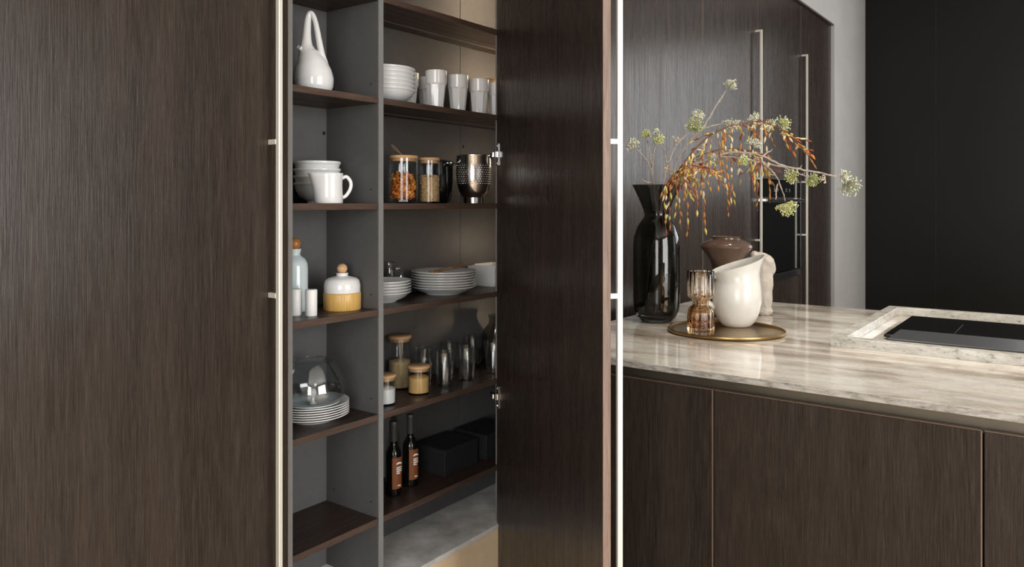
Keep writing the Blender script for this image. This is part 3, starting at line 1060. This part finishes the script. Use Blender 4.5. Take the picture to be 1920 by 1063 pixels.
sb = thing('steel_bowl', 'shiny stainless steel mixing bowl on a foot ring with handle', 'bowl', (2.279, .076, SH[2]))
R = .0665
MB().lathe([(0, .018), (.030, .018), (.045, .026), (.057, .045), (.0640, .075), (.0665, .110), (.0670, .178), (.0685, .181), (.0680, .183), (.0655, .182), (.0650, .110), (.0625, .076), (.055, .047), (.043, .029), (.028, .021), (0, .021)], 72).obj('body', 'steel', sb, angle=50)
MB().lathe([(.033, .020), (.0345, .002), (.036, 0), (.038, .0), (.0375, .003), (.0365, .024)], 48).obj('foot', 'steel', sb, angle=50)
hd = MB()
d0 = UR * .9 + Vector((0.25, .25, 0))
ang = math.atan2(-.55, .83)
u_, v_ = Vector((math.cos(ang), math.sin(ang), 0)), Vector((-math.sin(ang), math.cos(ang), 0))
hd.tube(bez([u_ * .066 + v_ * .026 + Vector((0, 0, .172)), u_ * .083 + v_ * .022 + Vector((0, 0, .172)), u_ * .088 + Vector((0, 0, .172)), u_ * .083 - v_ * .022 + Vector((0, 0, .172)), u_ * .066 - v_ * .026 + Vector((0, 0, .172))], 5), .005, 10, flat=.5)
hd.obj('handle', 'chrome', sb)
dots = MB()
for k in range(9):
    for i in range(40):
        a = 2 * PI * (i + .5 * (k % 2)) / 40
        z = .075 + k * .0085
        r0 = .0640 + (.0028 * min(1, (z - .075) / .035)) + .0003
        dots.ellipsoid((r0 * math.cos(a), r0 * math.sin(a), z), .0017, 6, 4)
o = dots.obj('dimples', 'chrome', sb)
o['kind'] = 'stuff'
bb = thing('black_bowl', 'black enamel pot with chrome side grip behind the steel bowl', 'pot', (2.212, .192, SH[2]))
MB().lathe([(0, 0), (.030, 0), (.040, .006), (.049, .030), (.0525, .070), (.053, .158), (.0515, .160), (.0505, .070), (.046, .030), (.030, .005), (0, .005)], 48).obj('body', 'black_enamel', bb, angle=50)
MB().lathe([(0, .170), (.020, .168), (.045, .163), (.0535, .1605), (.0535, .1595), (0, .1595)], 48).obj('lid', 'black_enamel', bb, angle=50)
g = MB()
g.tube(bez([(-.020, -.048, .150), (-.024, -.062, .152), (-.004, -.068, .153), (.016, -.064, .152), (.018, -.050, .150)], 6), .0048, 10)
g.obj('grip', 'chrome', bb)

# ---- right section, third shelf
stack('soup_plate', 'plate', plate_prof(.0985, .036, .48), 5, .0098, (1.858, .135, SH[3]), 'white_china',
      lambda k, n: nth(k, n) + ' deep white plate in the smaller stack beside the divider', 'deep plates beside the divider', 64)
ct = thing('cruet', 'small clear glass cruet with ball stopper behind the deep plates', 'cruet', (1.972, .208, SH[3]))
MB().lathe([(0, 0), (.022, 0), (.025, .003), (.026, .030), (.022, .058), (.014, .075), (.012, .090), (.017, .100), (.0155, .100), (.010, .090), (.011, .076), (.019, .056), (.023, .030), (.022, .006), (0, .006)], 32).obj('body', 'clear_glass', ct, angle=50)
MB().ellipsoid((0, 0, .118), .012, 18, 12).lathe([(0, .085), (.008, .085), (.009, .104), (0, .110)], 16).obj('stopper', 'clear_glass', ct)
MB().tube(bez([(.016, -.004, .098), (.034, -.014, .100), (.038, -.016, .080), (.028, -.010, .050)], 5), .003, 8).obj('handle', 'clear_glass', ct)
stack('plate', 'plate', plate_prof(.1215, .030, .55), 7, .0096, (2.163, .126, SH[3]), 'white_china',
      lambda k, n: nth(k, n) + ' white plate in the larger stack under the wooden servers', 'white plates under the wooden servers', 72)
zt = SH[3] + 6 * .0096 + .030
for i, (lab, a, off, bowlr) in enumerate((('brown wooden serving spoon lying across the stacked plates', .10, .012, .018), ('brown wooden serving fork lying nearest on the stacked plates', -.06, -.022, .016))):
    s = thing('serving_spoon', lab, 'spoon', (2.155, .105 + off, zt + .005), a, 'wooden salad servers')
    q = MB()
    pts = bez([(-.085, 0, -.006), (-.05, 0, -.003), (0, 0, .002), (.06, 0, .007), (.125, 0, .012)], 5)
    rr = [.004] * len(pts)
    for k in range(len(pts)):
        u = k / (len(pts) - 1)
        rr[k] = .0045 + (.010 * max(0, 1 - u / .32) if u < .32 else 0) + (.005 * (u - .6) if u > .6 else 0)
    rr[0] = .004
    q.tube(pts, rr, 12, flat=.45)
    q.obj('blade', 'spoon_wood', s)
wd = thing('baking_dish', 'white rectangular baking dish at the right, cut by the open door', 'dish', (2.437, .100, SH[3]))
bm = bmesh.new()
bmesh.ops.create_cube(bm, size=1.0)
for q in bm.verts:
    k = 1.0 if q.co.z > 0 else .94
    q.co = Vector((.085 + q.co.x * .170 * k, .070 + q.co.y * .140 * k, .0425 + q.co.z * .085))
topf = [f for f in bm.faces if f.normal.z > .9]
bmesh.ops.inset_region(bm, faces=topf, thickness=.006)
bm.faces.ensure_lookup_table()
ext = bmesh.ops.extrude_face_region(bm, geom=topf)
for q in [e for e in ext['geom'] if isinstance(e, bmesh.types.BMVert)]:
    q.co.z -= .078
bmesh.ops.delete(bm, geom=topf, context='FACES')
bmesh.ops.bevel(bm, geom=[e for e in bm.edges if e.is_manifold], offset=.0022, segments=2, affect='EDGES')
MB().bm(bm).obj('body', 'white_china', wd, angle=50)

# ---- right section, fourth shelf: jars and tumblers
jar('tall glass jar half full of oats with wooden lid', (2.006, .200, SH[4]), .0415, .192, .012, .098, 'oats')
jar('short glass jar of brown sugar with wooden lid at the shelf front', (1.988, .088, SH[4]), .0390, .100, .010, .058, 'sugar')
jar('short glass jar of white powder with wooden lid, cut by the divider', (1.815, .078, SH[4]), .0365, .100, .010, .052, 'flour')
jar('tall glass jar of oats mostly hidden behind the divider', (1.850, .200, SH[4]), .0385, .190, .012, .120, 'oats')
gl = [('clear faceted glass tumbler nearest the brown sugar jar, front row', 2.122, .086), ('clear faceted glass tumbler in the middle of the front row', 2.246, .084),
      ('clear faceted glass tumbler in front row, cut by the door edge', 2.398, .072), ('clear faceted glass tumbler behind the brown sugar jar', 2.136, .205),
      ('clear faceted glass tumbler in the back row behind the front two', 2.284, .205), ('clear faceted glass tumbler at the right of the back row', 2.428, .205)]
first = None
for lab, x, y in gl:
    if first is None:
        first = MB().lathe(tumbler_prof(.0375, .127, .78, .0026, .009), 80, (0, 0, 0), facet(9, .004, .083)).obj('glass_tumbler', 'tumbler_glass', None, angle=22)
        o = first
    else:
        o = first.copy()
        C.objects.link(o)
    o.location = (x, y, SH[4])
    o.rotation_euler = (0, 0, rng.uniform(0, .6))
    tag(o, lab, 'glass', 'clear tumblers on the pantry shelf')
gk = thing('glass_carafe', 'round-bodied smoky glass carafe behind the tumblers, cut by the door', 'carafe', (2.540, .168, SH[4]))
MB().lathe([(0, 0), (.045, 0), (.062, .010), (.074, .040), (.077, .075), (.070, .115), (.050, .150), (.032, .170), (.030, .190), (.036, .205), (.034, .205), (.028, .190), (.030, .170), (.048, .149), (.067, .115), (.0745, .075), (.071, .042), (.060, .013), (.044, .004), (0, .004)], 44).obj('body', 'smoke_glass_light', gk, angle=50)
MB().tube(bez([(-.026, -.018, .196), (-.060, -.045, .190), (-.078, -.055, .150), (-.070, -.042, .100)], 6), .0045, 10).obj('handle', 'chrome', gk)


# ---- right section, lowest shelf: bottles and boxes
def oil_bottle(label, x, y):
    t = thing('bottle', label, 'bottle', (x, y, SH[5]), 0, 'dark bottles with brown labels')
    MB().lathe([(0, .004), (.020, .002), (.0255, 0), (.0272, .003), (.0276, .010), (.0276, .138), (.026, .150), (.019, .163), (.0135, .170), (.0118, .178), (.0115, .205), (0, .206)], 40).obj('glass', 'bottle_glass', t, angle=55)
    MB().lathe([(.0126, .184), (.0134, .186), (.0134, .238), (.0142, .240), (.0142, .250), (.0130, .252), (0, .252)], 32).obj('capsule', 'foil_grey', t, angle=45)
    R = .0279
    a0, a1 = -PI * .5 - .95, -PI * .5 + .95

    def patch(b0, b1, z0, z1, rad, wave=0.0, n=14):
        q = MB()
        vs, fs = [], []
        for i in range(n + 1):
            u = i / n
            a = b0 + (b1 - b0) * u
            dz = wave * math.sin(u * PI * 1.6)
            for z in (z0, z1):
                vs.append((rad * math.cos(a), rad * math.sin(a), z + dz))
        for i in range(n):
            fs.append((2 * i, 2 * i + 2, 2 * i + 3, 2 * i + 1))
        q._add(vs, fs)
        return q
    l = patch(a0, a1, .026, .132, R, 0, 20).obj('label', 'label_brown', t)
    patch(a0 + .55, a1 - .25, .108, .114, R + .0003, .0025).obj('print_stroke', 'label_white', l)
    for k, w in enumerate((1.0, .9, 1.0, .55)):
        patch(a0 + .55, a0 + .55 + w, .096 - k * .0065, .100 - k * .0065, R + .0003, .0006).obj('print_stroke', 'label_white', l)
    patch(a0 + .7, a1 - .65, .034, .038, R + .0003, .0012).obj('print_stroke', 'label_white', l)
    return t


oil_bottle('dark bottle with brown label nearest the divider, standing forward', 1.884, .108)
oil_bottle('dark bottle with brown label standing beside the black box', 1.983, .124)


def lid_box(label, x0, x1, y0, y1, h):
    t = thing('storage_box', label, 'box', ((x0 + x1) / 2, (y0 + y1) / 2, SH[5]), 0, 'black boxes on the lowest shelf')
    w, d = (x1 - x0) / 2, (y1 - y0) / 2
    box_obj('body', 'box_black', -w + .0015, w - .0015, -d + .0015, d - .0015, 0, h - .003, t, 0.001)
    box_obj('lid', 'box_black', -w, w, -d, d, h - .022, h, t, 0.0015)


lid_box('black lidded storage box beside the bottles, fully in view', 2.114, 2.306, .076, .240, .096)
lid_box('black lidded storage box at the right, cut by the door', 2.346, 2.540, .066, .236, .096)

# ------------------------------------------------------------------ on the island
V = (3.1365, -0.2734, IT)
K = 1.7                                     # the decor pieces are large ones
V0 = Vector((1.845, -0.902, 0.910))         # vase base in the frame of the branch data
vz = thing('floor_vase', 'tall smoky black glass vase with flared mouth and branches', 'vase', V)
vz.name = 'glass_vase'
vz.scale = (K, K, K)
vo = [(.030, 0), (.040, .002), (.050, .012), (.058, .030), (.0608, .055), (.0612, .120), (.0612, .195), (.0590, .222), (.051, .248), (.040, .264), (.0325, .274), (.0312, .280), (.0335, .290), (.046, .322), (.0625, .3575)]
th = .0034
vi = []
for i in range(len(vo) - 1, 0, -1):
    vi.append((vo[i][0] - th, vo[i][1] + (0 if i == len(vo) - 1 else .0004)))
vi = [q for q in vi if q[1] > .013] + [(.044, .017), (.025, .0125), (0, .0115)]
MB().lathe([(0, .0015), (.024, .0015)] + vo + vi, 72).obj('body', 'smoke_glass', vz, angle=55)

bv = thing('ceramic_vase', 'brown glazed ceramic vase with wide angular shoulder', 'vase', (3.485, -0.4604, IT))
bv.scale = (K, K, K)
MB().lathe([(0, 0), (.046, 0), (.050, .004), (.050, .012), (.044, .040), (.037, .085), (.0355, .115), (.039, .140), (.050, .163), (.066, .183), (.0705, .1895), (.0700, .193), (.062, .2015), (.044, .2085), (.0375, .2105), (.0365, .215), (.0375, .2175), (.0355, .2185), (.033, .212), (.040, .205), (.062, .190), (.045, .160), (.034, .135), (.030, .09), (.034, .02), (0, .012)], 64).obj('body', 'brown_glaze', bv, angle=40)

# brass tray
TR = (3.0464, -0.627, IT)
ty = thing('tray', 'round hammered brass tray with uneven rim under pitcher', 'tray', TR)
ty.scale = (K * .965, K * .965, K)


def wob(a, r, z):
    return r * (1 + .010 * math.sin(3 * a + .6) + .007 * math.sin(5 * a + 2.0) + .006 * math.cos(2 * a))


MB().lathe([(0, .0005), (.134, .0005), (.139, .002), (.1405, .006), (.1385, .0062), (.134, .0035), (.09, .003), (0, .003)], 72, (0, 0, 0), wob).obj('plate', 'brass', ty, angle=45)
MB().lathe([(.1378, .0050), (.1408, .0035), (.1424, .0060), (.1412, .0090), (.1385, .0088), (.1378, .0050)], 72, (0, 0, 0), wob).obj('rim', 'brass_edge', ty, angle=60)
TZ = IT + .0052

# fluted amber vase
av = thing('fluted_vase', 'small fluted amber glass vase with pinched waist', 'vase', (2.9036, -0.5794, TZ))
av.scale = (K, K, K)


def flute(n, amp):
    def fn(a, r, z):
        k = 1.0 if (z < .070 or z > .090) else .35
        return r * (1 - amp * k * (0.5 - 0.5 * math.cos(a * n)))
    return fn


ao = [(.026, 0), (.0295, .002), (.0312, .006), (.0315, .012), (.0315, .050), (.0305, .056), (.0240, .064), (.0195, .068), (.0188, .073), (.0205, .080), (.0240, .084), (.0305, .088), (.0315, .094), (.0318, .146), (.0305, .148)]
ai = [(.0285, .146), (.0283, .096), (.0275, .092), (.0200, .086), (.0160, .080), (.0150, .073), (.0165, .067), (.0270, .055), (.0280, .050), (.0275, .020), (.020, .015), (0, .014)]
MB().lathe([(0, .001), (.020, .001)] + ao + ai, 112, (0, 0, 0), flute(14, .07)).obj('body', 'amber_glass', av, angle=60)

# white pitcher: slanted mouth, spout to the right, handle to the left
pc = thing('pitcher', 'cream white ceramic pitcher with slanted wide mouth on the tray', 'pitcher', (3.1892, -0.6202, TZ), math.atan2(-0.8028, 0.5962))
pc.scale = (K, K, K)
hx = .0
prof = [(0.0, 0.0), (.030, 0), (.034, .0015), (.044, .012), (.054, .034), (.0595, .062), (.0590, .086), (.0540, .108), (.0500, .122), (.0510, .134), (.0560, .146), (.0590, .152)]


def pit(inset):
    rows = []
    for r, z in prof:
        rows.append((max(r - inset, 0), z + (.005 if inset and z < .004 else 0)))
    return rows


q = MB()
n = 72
vs_, fs_ = [], []
outer = pit(0.0)[1:]
inner = list(reversed(pit(.0035)[2:]))
full = outer + inner
rows = []
for idx, (r, z) in enumerate(full):
    row = []
    for i in range(n):
        a = 2 * PI * i / n
        top = max(0.0, (z - .095) / .057)
        # the mouth rises and reaches out towards local +x (the spout)
        zz = z + top * (.020 * math.cos(a) + .002) + top * top * .004 * max(0, math.cos(a)) ** 4
        rr_ = r * (1 + .05 * math.sin(2 * a + z * 30) * .25)
        xx = rr_ * math.cos(a) + top * (.006 * math.cos(a) + .002 + .004 * max(0, math.cos(a)) ** 4)
        yy = rr_ * math.sin(a) * (1 - .06 * top)
        row.append(len(vs_))
        vs_.append((xx, yy, zz))
    rows.append(row)
for A, B in zip(rows, rows[1:]):
    for i in range(n):
        j = (i + 1) % n
        fs_.append((A[i], A[j], B[j], B[i]))
fs_.append(tuple(reversed(rows[0])))
fs_.append(tuple(rows[-1]))
q._add(vs_, fs_)
q.obj('body', 'pitcher_glaze', pc, angle=60)
MB().tube(bez([(-.050, 0, .128), (-.066, 0, .122), (-.080, 0, .102), (-.082, 0, .078), (-.074, 0, .058), (-.056, 0, .046)], 6), [.0075] * 31, 14, flat=1.25).obj('handle', 'pitcher_glaze', pc)

# rough clay sculpture
fg = thing('sculpture', 'rough beige clay sculpture of a bent figure behind the pitcher', 'sculpture', (3.6006, -0.5964, IT), math.atan2(-0.8028, 0.5962))
fg.scale = (K, K, K)
q = MB()
for c, r in (((.003, 0, .012), (.023, .021, .016)), ((.003, 0, .050), (.022, .020, .050)), ((.001, 0, .092), (.0265, .022, .050)), ((.0, .002, .125), (.025, .022, .032)),
             ((.023, .0, .130), (.012, .013, .018)), ((.010, 0, .145), (.020, .019, .022)), ((-.010, -.004, .163), (.020, .016, .012)), ((-.027, -.006, .168), (.011, .011, .011))):
    q.ellipsoid(c, r, 18, 12)
fo = q.obj('figure', 'clay', fg, smooth=False)
md = fo.modifiers.new('remesh', 'REMESH')
md.mode = 'VOXEL'
md.voxel_size = .0045
md.use_smooth_shade = False
md = fo.modifiers.new('decimate', 'DECIMATE')
md.ratio = 0.10

# ------------------------------------------------------------------ branches in the dark vase
TWIGS = [
 dict(label='grey twig with three small pale heads leaning left in the dark vase', stems=[
  [(1.831, -0.877, 0.926), (1.825, -0.886, 1.025), (1.827, -0.906, 1.137), (1.83, -0.91, 1.193), (1.826, -0.904, 1.248), (1.815, -0.906, 1.276), (1.804, -0.909, 1.303)],
  [(1.804, -0.909, 1.296), (1.788, -0.903, 1.327), (1.759, -0.898, 1.348), (1.745, -0.895, 1.355)],
  [(1.804, -0.909, 1.303), (1.811, -0.901, 1.345), (1.815, -0.89, 1.384)],
  [(1.804, -0.909, 1.303), (1.798, -0.917, 1.344), (1.792, -0.925, 1.373), (1.794, -0.928, 1.395)],
  [(1.813, -0.904, 1.272), (1.787, -0.902, 1.274), (1.771, -0.898, 1.281)]],
  heads=[((1.741, -0.89, 1.365), .0175, 0), ((1.814, -0.888, 1.396), .0125, 1), ((1.796, -0.931, 1.385), .0136, 2), ((1.802, -0.923, 1.401), .0082, 0)]),
 dict(label='grey twig bearing a round green head above the vase mouth', stems=[
  [(1.846, -0.88, 0.928), (1.85, -0.886, 1.023), (1.85, -0.903, 1.137), (1.843, -0.911, 1.193), (1.858, -0.914, 1.263), (1.883, -0.914, 1.313), (1.897, -0.916, 1.337), (1.926, -0.921, 1.376), (1.954, -0.942, 1.406), (1.963, -0.954, 1.417)],
  [(1.883, -0.914, 1.313), (1.899, -0.902, 1.344), (1.902, -0.889, 1.377)],
  [(1.961, -0.952, 1.414), (1.987, -0.954, 1.442)]],
  heads=[((1.964, -0.956, 1.424), .0231, 3), ((1.988, -0.955, 1.455), .0175, 0), ((1.925, -0.92, 1.387), .0115, 4)]),
 dict(label='tallest grey twig with one pale head rising above all others', stems=[
  [(1.877, -0.873, 0.918), (1.881, -0.877, 1.021), (1.882, -0.895, 1.135), (1.876, -0.904, 1.192), (1.906, -0.912, 1.271), (1.946, -0.915, 1.334), (1.979, -0.925, 1.376), (2.003, -0.941, 1.406), (2.027, -0.957, 1.431), (2.064, -0.973, 1.485), (2.102, -0.991, 1.536)],
  [(2.026, -0.955, 1.425), (2.04, -0.991, 1.436), (2.047, -1.034, 1.436), (2.049, -1.07, 1.439), (2.054, -1.111, 1.432), (2.061, -1.137, 1.423)],
  [(2.047, -1.034, 1.436), (2.045, -1.031, 1.445)]],
  heads=[((2.109, -1.001, 1.552), .0181, 0), ((2.045, -1.031, 1.438), .0204, 0), ((2.052, -1.092, 1.446), .0172, 0), ((2.059, -1.134, 1.426), .0171, 0), ((2.066, -1.16, 1.429), .0198, 2)]),
 dict(label='long grey twig reaching far right to a big mossy green head', stems=[
  [(1.826, -0.904, 0.929), (1.829, -0.908, 1.026), (1.829, -0.925, 1.138), (1.824, -0.935, 1.193), (1.828, -0.957, 1.269), (1.832, -0.996, 1.309), (1.841, -1.042, 1.328), (1.85, -1.087, 1.343), (1.854, -1.126, 1.345), (1.863, -1.173, 1.335), (1.882, -1.214, 1.312), (1.899, -1.254, 1.302), (1.919, -1.298, 1.291), (1.942, -1.328, 1.283)],
  [(1.871, -1.133, 1.329), (1.899, -1.17, 1.317), (1.926, -1.207, 1.308), (1.96, -1.236, 1.292), (1.974, -1.255, 1.283)],
  [(1.896, -1.167, 1.317), (1.89, -1.191, 1.296), (1.888, -1.206, 1.273), (1.884, -1.218, 1.244), (1.887, -1.222, 1.225)],
  [(1.887, -1.204, 1.266), (1.874, -1.204, 1.249), (1.864, -1.207, 1.228)],
  [(1.845, -1.047, 1.329), (1.85, -1.087, 1.335), (1.871, -1.133, 1.329)],
  [(1.865, -1.175, 1.334), (1.878, -1.193, 1.35)]],
  heads=[((1.958, -1.351, 1.263), .0243, 5), ((1.95, -1.34, 1.283), .0153, 0), ((1.939, -1.224, 1.287), .0185, 2), ((1.978, -1.259, 1.279), .0172, 3), ((1.889, -1.224, 1.212), .0232, 2), ((1.923, -1.303, 1.279), .0102, 4), ((1.881, -1.146, 1.366), .0158, 0), ((1.858, -1.131, 1.326), .0118, 2), ((1.851, -1.056, 1.331), .0121, 0)]),
]
DROOP = [
 ('high arching rust branch hung with long pods, sweeping right', [(1.808, -0.913, 0.939), (1.814, -0.922, 1.056), (1.813, -0.937, 1.152), (1.818, -0.944, 1.2), (1.818, -0.961, 1.267), (1.818, -0.995, 1.326), (1.831, -1.028, 1.368), (1.847, -1.067, 1.399), (1.873, -1.119, 1.418), (1.895, -1.165, 1.42), (1.908, -1.2, 1.404), (1.922, -1.234, 1.375), (1.937, -1.255, 1.342)]),
 ('low rust branch of dense pods spilling over the vase mouth', [(1.831, -0.911, 0.933), (1.828, -0.924, 1.055), (1.826, -0.937, 1.152), (1.82, -0.946, 1.2), (1.806, -0.961, 1.264), (1.799, -0.985, 1.298), (1.802, -1.023, 1.312), (1.818, -1.079, 1.299)]),
 ('middle rust branch with hanging pods below the high arch', [(1.862, -0.902, 0.932), (1.859, -0.915, 1.052), (1.847, -0.933, 1.151), (1.841, -0.942, 1.2), (1.84, -0.957, 1.267), (1.851, -0.988, 1.323), (1.874, -1.035, 1.35), (1.9, -1.088, 1.359), (1.927, -1.141, 1.342), (1.936, -1.154, 1.301)]),
]
STRANDS = [(1, (1.773, -0.968, 1.277), (1.771, -0.964, 1.131)), (1, (1.791, -0.974, 1.294), (1.787, -0.97, 1.148)), (1, (1.761, -0.968, 1.267), (1.759, -0.966, 1.197)), (1, (1.786, -0.985, 1.298), (1.785, -0.983, 1.179)),
 (2, (1.829, -0.975, 1.305), (1.831, -0.978, 1.15)), (2, (1.836, -0.985, 1.313), (1.84, -0.99, 1.134)), (1, (1.785, -1.017, 1.308), (1.779, -1.008, 1.218)), (1, (1.793, -1.027, 1.31), (1.798, -1.035, 1.196)),
 (0, (1.826, -1.038, 1.37), (1.829, -1.043, 1.143)), (1, (1.8, -1.054, 1.306), (1.813, -1.071, 1.236)), (2, (1.88, -1.061, 1.351), (1.893, -1.079, 1.183)), (0, (1.85, -1.087, 1.402), (1.858, -1.099, 1.227)),
 (0, (1.859, -1.1, 1.409), (1.864, -1.106, 1.205)), (2, (1.908, -1.099, 1.355), (1.912, -1.104, 1.261)), (0, (1.873, -1.135, 1.417), (1.88, -1.145, 1.26)), (0, (1.881, -1.146, 1.418), (1.885, -1.152, 1.233)),
 (2, (1.927, -1.141, 1.342), (1.928, -1.142, 1.199)), (0, (1.886, -1.17, 1.417), (1.895, -1.182, 1.219)), (0, (1.838, -1.071, 1.398), (1.843, -1.078, 1.287)), (0, (1.837, -1.053, 1.386), (1.835, -1.051, 1.301)),
 (0, (1.821, -1.015, 1.348), (1.818, -1.011, 1.268)), (0, (1.811, -1.002, 1.328), (1.799, -0.985, 1.247)), (2, (1.859, -0.999, 1.33), (1.869, -1.012, 1.259)), (2, (1.873, -1.018, 1.341), (1.872, -1.016, 1.262)),
 (1, (1.805, -1.077, 1.302), (1.81, -1.083, 1.257)), (2, (1.868, -1.045, 1.348), (1.887, -1.07, 1.259)), (0, (1.881, -1.113, 1.417), (1.878, -1.109, 1.327)), (0, (1.891, -1.159, 1.418), (1.893, -1.163, 1.287)),
 (1, (1.786, -1.002, 1.303), (1.801, -1.021, 1.227)), (1, (1.777, -0.972, 1.274), (1.762, -0.952, 1.231))]


def in_vase(pt, k):
    """keep a stem point inside the vase while it is below the mouth; k spreads the stems round the neck"""
    x, y, z = pt
    h = z - V0.z
    if h > .36:
        return Vector(pt)
    prof = [(0, .02), (.02, .030), (.05, .050), (.20, .052), (.25, .036), (.268, .024), (.285, .023), (.30, .028), (.36, .052)]
    lim = .02
    for (h0, r0), (h1, r1) in zip(prof, prof[1:]):
        if h0 <= h <= h1:
            lim = r0 + (r1 - r0) * (h - h0) / (h1 - h0)
    dx, dy = x - V0.x, y - V0.y
    r = math.hypot(dx, dy)
    if r > lim:
        dx, dy = dx * lim / r, dy * lim / r
    return Vector((V0.x + dx, V0.y + dy, max(z, V0.z + .022)))


HEADMAT = ['umbel_white', 'umbel_lime', 'umbel_lime', 'umbel_green', 'pod_cream', 'umbel_moss']


def umbel(c, r, kind, parent, base):
    q = MB()
    n = int(60 + r * 3600) if kind != 4 else 22
    out = (Vector(c) - base).normalized() if (Vector(c) - base).length > 1e-4 else Vector((0, 0, 1))
    org = Vector((0, 0, 0)) - out * r * .55
    for i in range(n):
        z = 1 - 2 * (i + .5) / n
        a = i * 2.39996
        s = math.sqrt(1 - z * z)
        d = Vector((s * math.cos(a), s * math.sin(a), z))
        if d.dot(out) < -.35:
            continue
        d = (d + Vector((rng.gauss(0, .12), rng.gauss(0, .12), rng.gauss(0, .12)))).normalized()
        tip = d * r * (rng.uniform(.72, 1.0) if rng.random() < .65 else rng.uniform(1.0, 1.22))
        q.tube([org * .5 + tip * .2, tip * .95], [.0006, .0004], 4, mi=1 if rng.random() < .5 else 0, cap=False)
        k = rng.uniform(.8, 1.25)
        q.ellipsoid(tip, (.0014 * k, .0014 * k, .0019 * k), 6, 4, 0 if rng.random() < .62 else 2)
    return q.obj('flower_head', [HEADMAT[kind], 'stem_twig', 'umbel_white' if kind != 0 else 'umbel_moss'], parent, loc=Vector(c) - V0)


for ti, tw in enumerate(TWIGS):
    t = thing('twig_branch', tw['label'], 'branch', V, 0, 'dried twigs in the dark vase')
    t.scale = (K, K, K)
    base = Vector(tw['stems'][0][0])
    for si, s in enumerate(tw['stems']):
        pts = [in_vase(p_, ti) if si == 0 and j_ < 5 else Vector(p_) for j_, p_ in enumerate(s)]
        pts = bez(pts, 6)
        pts = [p_ + Vector((rng.gauss(0, .0007), rng.gauss(0, .0007), rng.gauss(0, .0006))) for p_ in pts]
        n = len(pts)
        r0, r1 = (.0030, .0017) if si == 0 else (.0019, .0012)
        q = MB()
        q.tube(pts, [(r0 + (r1 - r0) * i / (n - 1)) * rng.uniform(.86, 1.2) for i in range(n)], 7)
        for i in range(2, n - 1):
            if rng.random() < (.20 if si == 0 else .28) and pts[i].z > V0.z + .37:
                d = Vector((rng.gauss(0, 1), rng.gauss(0, 1), rng.gauss(0.4, 1))).normalized()
                L = rng.uniform(.004, .011)
                q.tube([pts[i], pts[i] + d * L * .6, pts[i] + d * L + Vector((0, 0, .001))], [.0011, .0009, .0012], 5)
        q.obj('stem', 'stem_twig', t, loc=-V0)
    for c, r, kind in tw['heads']:
        near = min((Vector(s[-1]) if (Vector(s[-1]) - Vector(c)).length > .003 else Vector(s[-2]) for s in tw['stems']), key=lambda v_: (v_ - Vector(c)).length)
        umbel(c, r, kind, t, near)


def pod(q, c, d, L, w, mi):
    d = d.normalized()
    pts = [c + d * L * u for u in (0, .18, .4, .62, .82, 1.0)]
    q.tube(pts, [w * .22, w * .62, w, w * .85, w * .45, w * .12], 6, mi=mi, flat=.8)


PODM = ['stem_rust', 'pod_orange', 'pod_red', 'pod_yellow', 'pod_cream']
droops = []
for di, (lab, pts) in enumerate(DROOP):
    t = thing('pod_branch', lab, 'branch', V, 0, 'rust pod branches in the dark vase')
    t.scale = (K, K, K)
    main = bez([in_vase(p_, di + 4) if j_ < 5 else Vector(p_) for j_, p_ in enumerate(pts)], 6)
    n = len(main)
    MB().tube(main, [.0024 - .0015 * i / (n - 1) for i in range(n)], 7).obj('stem', 'stem_rust', t, loc=-V0)
    droops.append((t, main))


def strand(t, a, b, attach=None):
    q = MB()
    a, b = Vector(a), Vector(b)
    L = (b - a).length
    n = max(4, int(L / .012))
    path = []
    sx_, sy_ = rng.gauss(0, .004), rng.gauss(0, .004)
    for i in range(n + 1):
        u = i / n
        p_ = a.lerp(b, u) + Vector((sx_ * math.sin(u * PI), sy_ * math.sin(u * PI), 0))
        path.append(p_)
    pre = []
    if attach is not None and (attach - a).length > .004:
        pre = bez([attach, attach.lerp(a, .5) + Vector((0, 0, .004)), a], 3)[:-1]
    q.tube(pre + path, .00065, 5)
    s = .004
    while s < L - .006:
        u = s / L
        i = min(n - 1, int(u * n))
        c = path[i].lerp(path[i + 1], u * n - i)
        d = (path[i + 1] - path[i]).normalized()
        near_tip = u > .55
        pl = rng.uniform(.013, .021)
        jit = Vector((rng.gauss(0, .16), rng.gauss(0, .16), rng.gauss(0, .1)))
        pod(q, c, d + jit, pl, rng.uniform(.0021, .0036), rng.choice((1, 1, 2, 3, 3, 4, 4) if not near_tip else (1, 1, 2, 3, 3)))
        if rng.random() < .3 and u < .5:
            pod(q, c, d + Vector((rng.gauss(0, .8), rng.gauss(0, .8), 0)), pl * .8, .0024, rng.choice((1, 2, 4, 4)))
        s += rng.uniform(.013, .026)
    return q.obj('hanging_strand', PODM, t, loc=-V0)


for di, a, b in STRANDS:
    t, main = droops[di]
    up = [p_ for p_ in main if p_.z > V0.z + .345]
    att = min(up, key=lambda p_: (p_ - Vector(a)).length)
    strand(t, a, b, att)
# short side sprays crowding the arches
for di, (t, main) in enumerate(droops):
    up = [p_ for p_ in main if p_.z > V0.z + .375]
    for k in range((40, 36, 32)[di]):
        a = rng.choice(up[:-2] if di != 1 else up)
        L = rng.uniform(.025, .066)
        d = Vector((rng.gauss(0, .55), rng.gauss(-.15, .55), rng.uniform(-1.0, .15))).normalized()
        mid = a + d * L * .5
        strand(t, a, a + d * L + Vector((0, 0, -L * .25)))
# pods at the very tip of the high arch
t, main = droops[0]
for dv_ in (Vector((.012, -.018, -.030)), Vector((.016, -.012, -.010))):
    strand(t, main[-6], main[-1] + dv_)
